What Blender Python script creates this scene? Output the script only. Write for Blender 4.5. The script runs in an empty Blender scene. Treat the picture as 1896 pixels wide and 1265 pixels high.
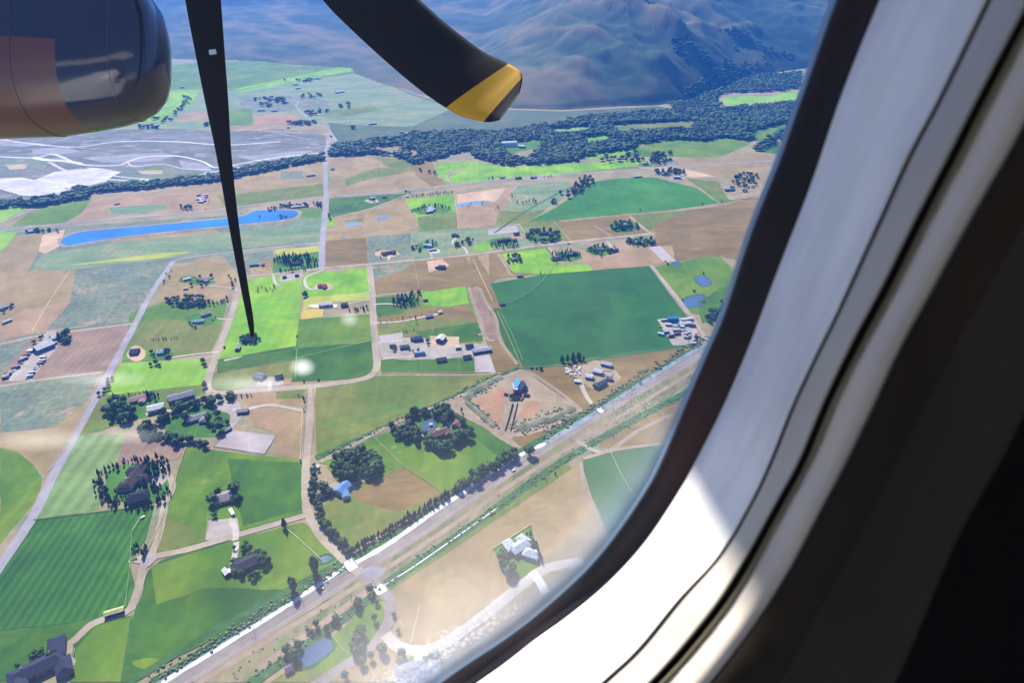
import bpy, bmesh, math, random
import numpy as np
from mathutils import Vector, Matrix
random.seed(7); np.random.seed(7)
sc = bpy.context.scene
COL = sc.collection
# ------------------------------------------------------------------ camera
CAMH, PITCH, ROLL, FPX = 450.0, math.radians(30.9), math.radians(1.15), 1300.0
U0, V0 = 948.0, 632.5
FW = Vector((0, math.cos(PITCH), -math.sin(PITCH)))
R0 = Vector((1, 0, 0)); UP0 = Vector((0, math.sin(PITCH), math.cos(PITCH)))
RT = R0*math.cos(ROLL) - UP0*math.sin(ROLL)
UPV = R0*math.sin(ROLL) + UP0*math.cos(ROLL)
CP = Vector((0, 0, CAMH))
cam = bpy.data.cameras.new('camera'); camo = bpy.data.objects.new('camera', cam); COL.objects.link(camo)
camo.matrix_world = Matrix(((RT.x, UPV.x, -FW.x, CP.x), (RT.y, UPV.y, -FW.y, CP.y), (RT.z, UPV.z, -FW.z, CP.z), (0, 0, 0, 1)))
cam.sensor_width = 36; cam.lens = FPX/1896*36; cam.clip_start = 0.01; cam.clip_end = 60000
cam.dof.use_dof = True; cam.dof.focus_distance = 900; cam.dof.aperture_fstop = 15
sc.camera = camo
# ------------------------------------------------------------------ sky, sun, exposure
SUN_AZ, SUN_EL = math.radians(24), math.radians(43)      # azimuth measured left of straight ahead
SD = Vector((-math.sin(SUN_AZ)*math.cos(SUN_EL), math.cos(SUN_AZ)*math.cos(SUN_EL), math.sin(SUN_EL)))
w = bpy.data.worlds.new('World'); sc.world = w; w.use_nodes = True
nt = w.node_tree; sky = nt.nodes.new('ShaderNodeTexSky'); sky.sky_type = 'NISHITA'; sky.sun_disc = False
sky.sun_elevation = SUN_EL; sky.sun_rotation = -SUN_AZ; sky.altitude = 1700
bg = nt.nodes['Background']; bg.inputs[1].default_value = 0.07; nt.links.new(sky.outputs[0], bg.inputs[0])
sl = bpy.data.lights.new('sun', 'SUN'); sl.energy = 5.0; sl.angle = math.radians(0.53); sl.color = (1, .94, .82)
so = bpy.data.objects.new('sun', sl); COL.objects.link(so); so.rotation_euler = SD.to_track_quat('Z', 'Y').to_euler()
vs = sc.view_settings; vs.view_transform = 'Standard'; vs.look = 'None'; vs.exposure = 1.95; vs.gamma = 1
sc.cycles.use_denoising = True; sc.cycles.max_bounces = 8; sc.cycles.transparent_max_bounces = 12
sc.cycles.volume_bounces = 0; sc.cycles.caustics_reflective = False; sc.cycles.caustics_refractive = False
# ------------------------------------------------------------------ projection helpers
def ray(u, v):
    return FW + RT*((u-U0)/FPX) + UPV*((V0-v)/FPX)
def G(u, v, z=0.0):
    r = ray(u, v); t = (z-CAMH)/r.z
    p = CP + r*t
    return (p.x, p.y)
def C(u, v, d):
    return CP + ray(u, v)*d
def lin(c):
    c = c/255.0
    return c/12.92 if c <= .04045 else ((c+.055)/1.055)**2.4
KEXP = 2.35
def alb(r, g, b, k=1.0):          # base colour whose sunlit look is about this picture colour
    return tuple(min(.85, max(.004, lin(x)/KEXP*k)) for x in (r, g, b)) + (1,)
# ------------------------------------------------------------------ material helpers
def newmat(name):
    m = bpy.data.materials.new(name); m.use_nodes = True
    return m, m.node_tree, m.node_tree.nodes['Principled BSDF']
def simple(name, col, rough=.6, metal=0.0, var=0.0, vscale=1.0, spec=.5, rand=0.0):
    m, t, b = newmat(name)
    b.inputs['Roughness'].default_value = rough; b.inputs['Metallic'].default_value = metal
    b.inputs['Specular IOR Level'].default_value = spec
    b.inputs['Base Color'].default_value = col
    if var or rand:
        hs = t.nodes.new('ShaderNodeHueSaturation'); hs.inputs['Color'].default_value = col
        n = t.nodes.new('ShaderNodeTexNoise'); n.inputs['Scale'].default_value = vscale; n.inputs['Detail'].default_value = 4
        g = t.nodes.new('ShaderNodeNewGeometry'); t.links.new(g.outputs['Position'], n.inputs['Vector'])
        mr = t.nodes.new('ShaderNodeMapRange'); mr.inputs[1].default_value = .3; mr.inputs[2].default_value = .7
        mr.inputs[3].default_value = 1-var; mr.inputs[4].default_value = 1+var
        t.links.new(n.outputs[0], mr.inputs[0])
        oi = t.nodes.new('ShaderNodeObjectInfo'); m2 = t.nodes.new('ShaderNodeMapRange')
        m2.inputs[3].default_value = 1-rand; m2.inputs[4].default_value = 1+rand
        t.links.new(oi.outputs['Random'], m2.inputs[0])
        mu = t.nodes.new('ShaderNodeMath'); mu.operation = 'MULTIPLY'
        t.links.new(mr.outputs[0], mu.inputs[0]); t.links.new(m2.outputs[0], mu.inputs[1])
        t.links.new(mu.outputs[0], hs.inputs['Value']); t.links.new(hs.outputs[0], b.inputs['Base Color'])
    return m
GRID = math.radians(11)            # how far the section lines lean from the view direction
def field_mat(name, c1, c2, big=.006, c3=None, stripes=0, sdir=None, samp=.25, fine=.12, thr=.5, stretch=1.0):
    """land cover: two colours blended by large noise, fine mottling, optional bare patches and mowing or sowing rows"""
    m, t, b = newmat(name); N = t.nodes; L = t.links
    b.inputs['Roughness'].default_value = .95; b.inputs['Specular IOR Level'].default_value = .15
    g = N.new('ShaderNodeNewGeometry')
    rot = N.new('ShaderNodeMapping'); rot.inputs['Rotation'].default_value = (0, 0, -GRID if sdir is None else -sdir)
    rot.inputs['Scale'].default_value = (1, stretch, 1)
    L.new(g.outputs['Position'], rot.inputs['Vector'])
    n1 = N.new('ShaderNodeTexNoise'); n1.inputs['Scale'].default_value = big; n1.inputs['Detail'].default_value = 5; n1.inputs['Roughness'].default_value = .62
    n1.inputs['Distortion'].default_value = .6
    L.new(rot.outputs[0], n1.inputs['Vector'])
    r1 = N.new('ShaderNodeValToRGB'); r1.color_ramp.elements[0].position = .40; r1.color_ramp.elements[1].position = .60
    r1.color_ramp.elements[0].color = alb(*c1); r1.color_ramp.elements[1].color = alb(*c2)
    L.new(n1.outputs[0], r1.inputs[0]); cur = r1.outputs[0]
    if c3:
        n3 = N.new('ShaderNodeTexNoise'); n3.inputs['Scale'].default_value = big*3.1; n3.inputs['Detail'].default_value = 7; n3.inputs['Roughness'].default_value = .7
        L.new(rot.outputs[0], n3.inputs['Vector'])
        r3 = N.new('ShaderNodeMapRange'); r3.inputs[1].default_value = thr; r3.inputs[2].default_value = thr+.1
        L.new(n3.outputs[0], r3.inputs[0])
        mx = N.new('ShaderNodeMix'); mx.data_type = 'RGBA'; L.new(r3.outputs[0], mx.inputs['Factor'])
        L.new(cur, mx.inputs[6]); mx.inputs[7].default_value = alb(*c3); cur = mx.outputs[2]
    if not stripes and c1[1] > c1[0]+20: samp = .035; stripes = 13
    n2 = N.new('ShaderNodeTexNoise'); n2.inputs['Scale'].default_value = .16; n2.inputs['Detail'].default_value = 5
    L.new(rot.outputs[0], n2.inputs['Vector'])
    mr = N.new('ShaderNodeMapRange'); mr.inputs[1].default_value = .25; mr.inputs[2].default_value = .75
    mr.inputs[3].default_value = 1-fine; mr.inputs[4].default_value = 1+fine
    L.new(n2.outputs[0], mr.inputs[0])
    n4 = N.new('ShaderNodeTexNoise'); n4.inputs['Scale'].default_value = .022; n4.inputs['Detail'].default_value = 6; n4.inputs['Roughness'].default_value = .65; n4.inputs['Distortion'].default_value = .8
    L.new(rot.outputs[0], n4.inputs['Vector']); mr4 = N.new('ShaderNodeMapRange'); mr4.inputs[1].default_value = .3; mr4.inputs[2].default_value = .7; mr4.inputs[3].default_value = .78; mr4.inputs[4].default_value = 1.22
    L.new(n4.outputs[0], mr4.inputs[0]); mm4 = N.new('ShaderNodeMath'); mm4.operation = 'MULTIPLY'; L.new(mr.outputs[0], mm4.inputs[0]); L.new(mr4.outputs[0], mm4.inputs[1]); val = mm4.outputs[0]
    if stripes:
        wv = N.new('ShaderNodeTexWave'); wv.wave_type = 'BANDS'; wv.bands_direction = 'X'
        wv.inputs['Scale'].default_value = 1.0/stripes*3.14/10; wv.inputs['Distortion'].default_value = .5
        wv.inputs['Detail'].default_value = 0; wv.inputs['Detail Scale'].default_value = .4
        mp = N.new('ShaderNodeMapping'); mp.inputs['Rotation'].default_value = (0, 0, -GRID if sdir is None else -sdir)
        mp.inputs['Scale'].default_value = (1, .12, 1)
        L.new(g.outputs['Position'], mp.inputs['Vector']); L.new(mp.outputs[0], wv.inputs['Vector'])
        ms = N.new('ShaderNodeMapRange'); ms.inputs[3].default_value = 1-samp; ms.inputs[4].default_value = 1+samp
        L.new(wv.outputs[0], ms.inputs[0])
        mu = N.new('ShaderNodeMath'); mu.operation = 'MULTIPLY'; L.new(val, mu.inputs[0]); L.new(ms.outputs[0], mu.inputs[1]); val = mu.outputs[0]
    hs = N.new('ShaderNodeHueSaturation'); L.new(cur, hs.inputs['Color']); L.new(val, hs.inputs['Value'])
    L.new(hs.outputs[0], b.inputs['Base Color'])
    return m
FM = {
 'ground': field_mat('dry_grass_ground', (156,148,106), (178,154,122), .004, (128,142,112), thr=.52),
 'sage':   field_mat('sagebrush', (112,130,112), (134,142,112), .008, (180,154,128), thr=.55, fine=.3),
 'sagegreen': field_mat('sage_pasture', (118,148,108), (150,160,110), .006, (166,152,118), thr=.58, stretch=2.5),
 'sagedark': field_mat('dusky_sage_flat', (84,104,76), (104,118,82), .006, (130,124,92), thr=.6, fine=.2),
 'tan':    field_mat('dry_pasture', (160,140,92), (176,150,104), .008, (158,158,104), thr=.6, fine=.1),
 'pink':   field_mat('bare_soil', (180,148,112), (166,140,102), .01, (170,160,120), thr=.62, fine=.1),
 'sand':   field_mat('pale_sand', (218,186,150), (204,172,140), .02, None, fine=.1),
 'brown':  field_mat('brown_stubble', (134,110,58), (152,126,74), .006, (140,142,70), thr=.58, fine=.12, stretch=2),
 'olive':  field_mat('olive_pasture', (104,126,42), (134,136,60), .008, (94,140,42), thr=.56),
 'green':  field_mat('pasture', (86,128,20), (118,146,30), .009, (150,156,74), thr=.62, fine=.08),
 'deep':   field_mat('irrigated_grass', (50,102,18), (82,124,24), .01, (122,144,56), thr=.62, fine=.09),
 'bright': field_mat('lush_grass', (112,172,22), (150,192,40), .012, (160,186,72), thr=.62, fine=.06),
 'lime':   field_mat('lime_hayfield', (138,186,48), (152,196,62), .012, None, fine=.05),
 'yellow': field_mat('yellow_grass', (196,190,84), (176,188,82), .02, None, fine=.08),
 'straw':  field_mat('straw_plot', (216,190,92), (206,178,86), .05, None, fine=.05),
 'crop':   field_mat('sown_crop', (40,98,32), (68,122,36), .008, None, stripes=7, samp=.2, fine=.1),
 'rows':   field_mat('mown_hay_rows', (118,150,84), (136,160,96), .01, None, stripes=14, samp=.13),
 'alfalfa': field_mat('alfalfa', (34,94,36), (50,112,42), .006, None, fine=.06, stripes=40, samp=.04, sdir=math.radians(100)),
 'alfalfa2': field_mat('far_alfalfa', (52,124,38), (74,140,42), .005, None, fine=.05),
 'plough': field_mat('ploughed_soil', (162,134,112), (148,122,102), .012, None, stripes=8, samp=.05, fine=.08),
 'arena':  field_mat('arena_footing', (184,172,170), (194,182,178), .03, None, fine=.05),
 'gravel': field_mat('gravel_yard', (192,180,170), (176,164,154), .03, None, fine=.12),
 'site':   field_mat('graded_earth', (166,148,122), (180,160,130), .02, (150,146,124), thr=.6, fine=.15),
 'redsoil': field_mat('reddish_soil', (188,140,108), (176,142,108), .02, None, fine=.1),
 'wash':   field_mat('river_gravel', (134,132,126), (106,110,98), .006, (168,164,160), thr=.53, fine=.2, stretch=2.5),
 'whitegravel': field_mat('white_gravel', (226,222,228), (204,198,206), .02, (150,145,155), thr=.6, fine=.15, stretch=2),
 'lawn':   field_mat('lawn', (86,140,40), (68,118,36), .03, None, fine=.08),
 'berm':   field_mat('scrubby_bank', (134,132,104), (112,122,92), .03, (170,154,128), thr=.5, fine=.25),
 'road':   field_mat('gravel_road', (192,176,152), (180,164,142), .02, None, fine=.07),
 'asphalt': field_mat('worn_asphalt', (166,154,150), (148,137,134), .02, (178,168,162), thr=.6, fine=.1, stripes=0),
 'greyroad': field_mat('grey_road', (176,170,176), (164,160,166), .01, None, fine=.06),
 'drive':  field_mat('pale_driveway', (214,202,186), (200,186,170), .03, None, fine=.06),
 'white':  field_mat('pale_paving', (236,230,222), (226,220,214), .05, None, fine=.04),
 'verge':  field_mat('rough_verge', (138,138,96), (160,146,112), .015, (108,124,76), thr=.52, fine=.2, stretch=.4, sdir=math.radians(-45)),
 'path':   field_mat('earth_path', (176,154,134), (164,144,122), .02, None, fine=.1),
 'ditch':  field_mat('green_ditch_bank', (58,104,52), (76,120,60), .03, (110,126,70), thr=.6, fine=.25),
 'darkpave': field_mat('dark_paving', (44,44,58), (38,38,50), .05, None, fine=.1),
}
def water_mat(name, col, rough=.04, fine=0):
    m, t, b = newmat(name)
    b.inputs['Base Color'].default_value = col; b.inputs['Roughness'].default_value = rough
    n5 = t.nodes.new('ShaderNodeTexNoise'); n5.inputs['Scale'].default_value = .012; n5.inputs['Detail'].default_value = 4; hs = t.nodes.new('ShaderNodeHueSaturation'); hs.inputs['Color'].default_value = col
    g5 = t.nodes.new('ShaderNodeNewGeometry'); t.links.new(g5.outputs['Position'], n5.inputs['Vector']); m5 = t.nodes.new('ShaderNodeMapRange'); m5.inputs[1].default_value = .3; m5.inputs[2].default_value = .7; m5.inputs[3].default_value = .6; m5.inputs[4].default_value = 1.35
    t.links.new(n5.outputs[0], m5.inputs[0]); t.links.new(m5.outputs[0], hs.inputs['Value']); t.links.new(hs.outputs[0], b.inputs['Base Color'])
    n = t.nodes.new('ShaderNodeTexNoise'); n.inputs['Scale'].default_value = .25; n.inputs['Detail'].default_value = 4
    g = t.nodes.new('ShaderNodeNewGeometry'); t.links.new(g.outputs['Position'], n.inputs['Vector'])
    bp = t.nodes.new('ShaderNodeBump'); bp.inputs['Strength'].default_value = .03; bp.inputs['Distance'].default_value = .3
    t.links.new(n.outputs[0], bp.inputs['Height']); t.links.new(bp.outputs[0], b.inputs['Normal'])
    return m
FM['wash2'] = field_mat('lighter_river_gravel', (172,168,174), (156,152,158), .02, (196,192,198), thr=.58, fine=.15, stretch=2)
FM['pond'] = water_mat('pond_water', alb(44,136,218, .8))
FM['pond2'] = water_mat('pale_pond_water', alb(150,178,200, .8))
FM['pond3'] = water_mat('dark_pond_water', alb(92,116,148, .8))
FM['glint'] = field_mat('painted_water_glint', (250,252,252), (236,240,242), .06, (196,206,210), thr=.66, fine=.08)  # white glare on the canal and creek water, put into its colour
FM['creek'] = field_mat('creek_water', (128,144,160), (160,170,180), .05, (86,104,112), thr=.55, fine=.2)
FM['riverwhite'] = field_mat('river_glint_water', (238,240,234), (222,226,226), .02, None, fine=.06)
# ------------------------------------------------------------------ object helpers
def tag(o, label=None, cat=None, group=None, kind=None):
    if label: o['label'] = label
    if cat: o['category'] = cat
    if group: o['group'] = group
    if kind: o['kind'] = kind
    return o
def mesh_obj(name, verts, faces, mats=None, parent=None, smooth=False, midx=None):
    me = bpy.data.meshes.new(name); me.from_pydata([tuple(v) for v in verts], [], faces)
    if mats:
        for m in (mats if isinstance(mats, (list, tuple)) else [mats]): me.materials.append(m)
    if midx is not None: me.polygons.foreach_set('material_index', midx)
    if smooth: me.polygons.foreach_set('use_smooth', [True]*len(me.polygons))
    me.update()
    o = bpy.data.objects.new(name, me); COL.objects.link(o)
    if parent is not None: o.parent = parent
    return o
def empty(name, loc=(0, 0, 0), rz=0.0):
    o = bpy.data.objects.new(name, None); COL.objects.link(o); o.location = loc; o.rotation_euler = (0, 0, rz)
    o.empty_display_size = 1
    return o
def copy_tree(o, parent=None):
    c = o.copy(); COL.objects.link(c)
    if parent is not None: c.parent = parent
    for ch in o.children: copy_tree(ch, c)
    return c
class MB:
    def __init__(s): s.v = []; s.f = []
    def add(s, vs, fs):
        k = len(s.v); s.v += [tuple(p) for p in vs]; s.f += [tuple(i+k for i in f) for f in fs]
    def box(s, x0, x1, y0, y1, z0, z1):
        s.add([(x0,y0,z0),(x1,y0,z0),(x1,y1,z0),(x0,y1,z0),(x0,y0,z1),(x1,y0,z1),(x1,y1,z1),(x0,y1,z1)],
              [(0,3,2,1),(4,5,6,7),(0,1,5,4),(1,2,6,5),(2,3,7,6),(3,0,4,7)])
    def tube(s, p, q, r, n=6, r2=None):
        p, q = Vector(p), Vector(q); d = (q-p).normalized(); a = d.orthogonal().normalized(); b = d.cross(a); r2 = r if r2 is None else r2
        vs = []
        for k in range(n):
            t = 2*math.pi*k/n; e = a*math.cos(t)+b*math.sin(t); vs.append(p+e*r)
        for k in range(n):
            t = 2*math.pi*k/n; e = a*math.cos(t)+b*math.sin(t); vs.append(q+e*r2)
        fs = [(k, (k+1) % n, n+(k+1) % n, n+k) for k in range(n)] + [tuple(range(n))[::-1], tuple(range(n, 2*n))]
        s.add(vs, fs)
    def build(s, name, mat, parent=None, smooth=False): return mesh_obj(name, s.v, s.f, mat, parent, smooth)
# ------------------------------------------------------------------ ground layers
LAYERS = []      # (polygon xy, z) for height lookups
def gz(x, y):
    best = 0.0
    for poly, z, bb in LAYERS:
        if z <= best or x < bb[0] or x > bb[1] or y < bb[2] or y > bb[3]: continue
        ins = False; j = len(poly)-1
        for i in range(len(poly)):
            xi, yi = poly[i]; xj, yj = poly[j]
            if (yi > y) != (yj > y) and x < (xj-xi)*(y-yi)/(yj-yi)+xi: ins = not ins
            j = i
        if ins: best = z
    return best
_lv = []
def nextz(pts, pad=0.0):
    """each new sheet lies 6 mm above the sheets it may overlap"""
    xs = [p[0] for p in pts]; ys = [p[1] for p in pts]; bb = (min(xs)-pad, max(xs)+pad, min(ys)-pad, max(ys)+pad)
    l = 0
    for b, k in _lv:
        if k > l and b[0] < bb[1] and b[1] > bb[0] and b[2] < bb[3] and b[3] > bb[2]: l = k
    _lv.append((bb, l+1)); return .03+.006*(l+1)
def densify(poly, step=14, jit=.8):
    out = []
    for i in range(len(poly)):
        a = poly[i]; b = poly[(i+1) % len(poly)]
        n = max(1, int(math.hypot(b[0]-a[0], b[1]-a[1])/step))
        for k in range(min(n, 80)):
            t = k/min(n, 80); j = jit if k else 0
            out.append((a[0]+(b[0]-a[0])*t+random.uniform(-j, j), a[1]+(b[1]-a[1])*t+random.uniform(-j, j)))
    return out
def smooth_closed(pts, n=6):
    out = []
    N = len(pts)
    for i in range(N):
        p0, p1, p2, p3 = pts[i-1], pts[i], pts[(i+1) % N], pts[(i+2) % N]
        for k in range(n):
            t = k/n
            out.append(tuple(.5*((2*p1[c])+(-p0[c]+p2[c])*t+(2*p0[c]-5*p1[c]+4*p2[c]-p3[c])*t*t+(-p0[c]+3*p1[c]-3*p2[c]+p3[c])*t**3) for c in (0, 1)))
    return out
def smooth_open(pts, n=8):
    out = []
    N = len(pts)
    for i in range(N-1):
        p1, p2 = pts[i], pts[i+1]; p0 = pts[i-1] if i else (2*p1[0]-p2[0], 2*p1[1]-p2[1]); p3 = pts[i+2] if i+2 < N else (2*p2[0]-p1[0], 2*p2[1]-p1[1])
        for k in range(n):
            t = k/n
            out.append(tuple(.5*((2*p1[c])+(-p0[c]+p2[c])*t+(2*p0[c]-5*p1[c]+4*p2[c]-p3[c])*t*t+(-p0[c]+3*p1[c]-3*p2[c]+p3[c])*t**3) for c in (0, 1)))
    out.append(tuple(pts[-1])); return out
def area(p): return .5*sum(p[i-1][0]*p[i][1]-p[i][0]*p[i-1][1] for i in range(len(p)))
def grow(pts, d):
    if area(pts) < 0: pts = pts[::-1]
    out = []; n = len(pts)
    for i in range(n):
        a, b = pts[i-1], pts[(i+1) % n]; l = math.dist(a, b) or 1; k = d*random.uniform(.6, 1.4); out.append((pts[i][0]+(b[1]-a[1])/l*k, pts[i][1]-(b[0]-a[0])/l*k))
    return out
def sheet(name, poly, mat, jit=.8):
    if jit: poly = densify(poly, 14, jit)
    if area(poly) < 0: poly = poly[::-1]
    z = nextz(poly)
    bm = bmesh.new(); vs = [bm.verts.new((x, y, z)) for x, y in poly]
    e = [bm.edges.new((vs[i-1], vs[i])) for i in range(len(vs))]
    bmesh.ops.triangle_fill(bm, edges=e, use_beauty=True, normal=(0, 0, 1))
    for f in bm.faces:
        if f.normal.z < 0: f.normal_flip()
    me = bpy.data.meshes.new(name); bm.to_mesh(me); bm.free(); me.materials.append(mat)
    o = bpy.data.objects.new(name, me); COL.objects.link(o); o['kind'] = 'structure'
    xs = [p[0] for p in poly]; ys = [p[1] for p in poly]
    LAYERS.append((poly, z, (min(xs), max(xs), min(ys), max(ys))))
    return o
def F(name, mat, px, jit=.8, smooth=False):
    pts = [G(u, v) for u, v in px]
    if smooth: pts = smooth_closed(pts); jit = .15
    return sheet(name, pts, FM[mat], jit)
def strip(name, mat, px, width, smooth=True, z=None, w2=None):
    pts = [G(u, v) for u, v in px] if px is not None else None
    return strip_xy(name, mat, pts, width, smooth, z, w2)
def strip_xy(name, mat, pts, width, smooth=True, z=None, w2=None, off=0.0):
    if smooth: pts = smooth_open(pts)
    z = nextz(pts, width/2+abs(off)) if z is None else z
    vs, fs = [], []; n = len(pts)
    for i, p in enumerate(pts):
        a = pts[max(0, i-1)]; b = pts[min(n-1, i+1)]
        dx, dy = b[0]-a[0], b[1]-a[1]; l = math.hypot(dx, dy) or 1; nx, ny = -dy/l, dx/l
        h = (width if w2 is None else width+(w2-width)*i/(n-1))/2*(1+(random.uniform(-.07, .07)*(3 if mat == 'glint' else 1) if width > 1 else 0))
        vs += [(p[0]+nx*(off-h), p[1]+ny*(off-h), z), (p[0]+nx*(off+h), p[1]+ny*(off+h), z)]
    for i in range(n-1): fs.append((2*i, 2*i+2, 2*i+3, 2*i+1))
    o = mesh_obj(name, vs, fs, FM[mat] if isinstance(mat, str) else mat); o['kind'] = 'structure'
    # correct winding
    me = o.data
    if me.polygons[0].normal.z < 0: me.flip_normals()
    poly = [v[:2] for v in vs[0::2]] + [v[:2] for v in vs[1::2]][::-1]
    xs = [p[0] for p in poly]; ys = [p[1] for p in poly]
    LAYERS.append((poly, z, (min(xs), max(xs), min(ys), max(ys))))
    return o
# ------------------------------------------------------------------ ground sheet and mountains
o = mesh_obj('ground', [(-14000,-3000,0),(14000,-3000,0),(14000,16000,0),(-14000,16000,0)], [(0,1,2,3)], FM['ground']); o['kind'] = 'structure'
def vnoise(x, y, seed):
    rs = np.random.RandomState(seed); T = rs.rand(256, 256)
    xi = np.floor(x).astype(int); yi = np.floor(y).astype(int); fx = x-xi; fy = y-yi
    fx = fx*fx*(3-2*fx); fy = fy*fy*(3-2*fy)
    a = T[xi % 256, yi % 256]; b = T[(xi+1) % 256, yi % 256]; c = T[xi % 256, (yi+1) % 256]; d = T[(xi+1) % 256, (yi+1) % 256]
    return (a*(1-fx)+b*fx)*(1-fy)+(c*(1-fx)+d*fx)*fy
def fbm(x, y, seed, oct=5, ridged=False):
    s = 0; amp = 1; tot = 0
    for k in range(oct):
        n = vnoise(x*2**k, y*2**k, seed+k)
        if ridged: n = 1-abs(2*n-1); n = n*n
        s = s+n*amp; tot += amp; amp *= .5
    return s/tot
footpx = [(-500,105),(0,112),(320,112),(480,120),(640,128),(760,175),(840,200),(940,205),(1040,208),(1130,203),(1215,198),(1300,188),(1340,168),(1400,140),(1500,128),(1700,120),(2200,115)]
foot = [G(u, v) for u, v in footpx]
fx_ = np.array([p[0] for p in foot]); fy_ = np.array([p[1] for p in foot])
NX, NY = 680, 480
xs = np.linspace(-4700, 3700, NX); ys = 1900+(np.linspace(0, 1, NY)**1.5)*11000
X, Y = np.meshgrid(xs, ys)
FY = np.interp(X, fx_, fy_)
D = np.full(X.shape, 1e9)
for i in range(len(foot)-1):
    (ax, ay), (bx, by) = foot[i], foot[i+1]; L2 = (bx-ax)**2+(by-ay)**2
    t = np.clip(((X-ax)*(bx-ax)+(Y-ay)*(by-ay))/L2, 0, 1); D = np.minimum(D, np.hypot(X-ax-t*(bx-ax), Y-ay-t*(by-ay)))
D = np.where(Y > FY, D, -D)
wob = 130*(fbm(X/420, Y/420, 11, 3)-.5)
Dd = np.clip(D+wob, 0, None)
rot = math.radians(38); XR = X*math.cos(rot)+Y*math.sin(rot); YR = -X*math.sin(rot)+Y*math.cos(rot)
rid = fbm(XR/560, YR/1500, 31, 5, True)
rid2 = fbm(XR/200, YR/520, 57, 4, True)
right = np.clip((X+100)/500, 0, 1)
rid3 = fbm(XR/75, YR/190, 91, 4, True)
H = right*(Dd*.15+np.clip(Dd/500, 0, 1)*120*rid+np.clip(Dd/260, 0, 1)*90*rid2+np.clip(Dd/160, 0, 1)*38*rid3)
rl = fbm(X/900+3, Y/700, 77, 5, True); rl2 = fbm((X+Y*.5)/380, (Y-X*.3)/500, 83, 4, True)
HL = Dd*.035+np.clip((Dd-1600)/900, 0, 1)*(Dd-1600)*.2+np.clip((Dd-1500)/1200, 0, 1)*(520*rl+240*rl2+70*fbm((X+Y*.5)/140, (Y-X*.3)/220, 15, 4, True))
H = H+(1-right)*np.clip(HL, 0, None)
H += np.clip(Dd/900, 0, 1)*(14*fbm(X/90, Y/90, 5, 4))
# the near spur with its dark right face, and the gully right of it
def spur(a, b, h, w0, w1):
    global H
    ax, ay = G(*a); bx, by = G(*b); L2 = (bx-ax)**2+(by-ay)**2
    t = np.clip(((X-ax)*(bx-ax)+(Y-ay)*(by-ay))/L2, 0, 1)
    d = np.hypot(X-ax-t*(bx-ax), Y-ay-t*(by-ay))
    H = np.maximum(H, 0)+h*t**.8*np.clip(1-d/(w0+(w1-w0)*t), 0, 1)**1.3
spur((1200,196), (1250,140), 45, 80, 200)
spur((880,196), (1000,110), 34, 60, 300)
spur((1060,200), (1120,120), 40, 60, 260)
H = np.where(D+wob < 0, -4, H-4*(Dd < 25))
vs = np.stack([X.ravel(), Y.ravel(), H.ravel()], 1)
ii = (np.arange(NY-1)[:, None]*NX+np.arange(NX-1)[None, :]).ravel()
fs = np.stack([ii, ii+1, ii+NX+1, ii+NX], 1)
me = bpy.data.meshes.new('mountains'); me.vertices.add(len(vs)); me.vertices.foreach_set('co', vs.astype(np.float32).ravel())
me.loops.add(fs.size); me.polygons.add(len(fs)); me.loops.foreach_set('vertex_index', fs.ravel().astype(np.int32))
me.polygons.foreach_set('loop_start', np.arange(0, fs.size, 4, dtype=np.int32)); me.polygons.foreach_set('loop_total', np.full(len(fs), 4, np.int32))
me.update(); me.validate(); me.polygons.foreach_set('use_smooth', [True]*len(me.polygons))
ra = me.attributes.new('ridge', 'FLOAT', 'POINT'); rg_ = .5*rid2+.35*rid3+.3*rid; rg_ = (rg_-rg_.min())/(rg_.max()-rg_.min()); ra.data.foreach_set('value', rg_.ravel().astype(np.float32))
mo = bpy.data.objects.new('mountains', me); COL.objects.link(mo); mo['kind'] = 'structure'
def hz(x, y):
    j = min(NX-2, max(0, int((x-xs[0])/(xs[1]-xs[0])))); i = max(0, min(NY-2, int((max(0, (y-1900)/11000))**(1/1.5)*(NY-1))))
    return max(0.0, float(H[i, j]))
# hillside: dry grass, scrub in draws; faces turned right painted darker as scrub and shade
m, t, b = newmat('sagebrush_hillside'); N = t.nodes; L = t.links
b.inputs['Roughness'].default_value = .95; b.inputs['Specular IOR Level'].default_value = .1
g = N.new('ShaderNodeNewGeometry'); n1 = N.new('ShaderNodeTexNoise'); n1.inputs['Scale'].default_value = .0045; n1.inputs['Detail'].default_value = 7; n1.inputs['Roughness'].default_value = .68
mp = N.new('ShaderNodeMapping'); mp.inputs['Scale'].default_value = (1, .55, 1.5); L.new(g.outputs['Position'], mp.inputs[0]); L.new(mp.outputs[0], n1.inputs['Vector'])
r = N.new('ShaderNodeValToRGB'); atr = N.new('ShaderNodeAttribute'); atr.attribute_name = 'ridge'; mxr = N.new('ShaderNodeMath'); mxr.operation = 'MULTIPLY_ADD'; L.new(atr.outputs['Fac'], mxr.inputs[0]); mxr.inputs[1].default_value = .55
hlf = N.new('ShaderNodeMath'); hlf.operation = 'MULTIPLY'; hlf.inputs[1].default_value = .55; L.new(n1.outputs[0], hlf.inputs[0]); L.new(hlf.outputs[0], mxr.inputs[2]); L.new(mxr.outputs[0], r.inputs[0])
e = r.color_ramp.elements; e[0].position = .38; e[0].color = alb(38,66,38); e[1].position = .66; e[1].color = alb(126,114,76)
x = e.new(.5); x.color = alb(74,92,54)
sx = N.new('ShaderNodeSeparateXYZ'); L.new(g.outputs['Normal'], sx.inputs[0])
n2 = N.new('ShaderNodeTexNoise'); n2.inputs['Scale'].default_value = .012; n2.inputs['Detail'].default_value = 6; L.new(g.outputs['Position'], n2.inputs['Vector'])
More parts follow.
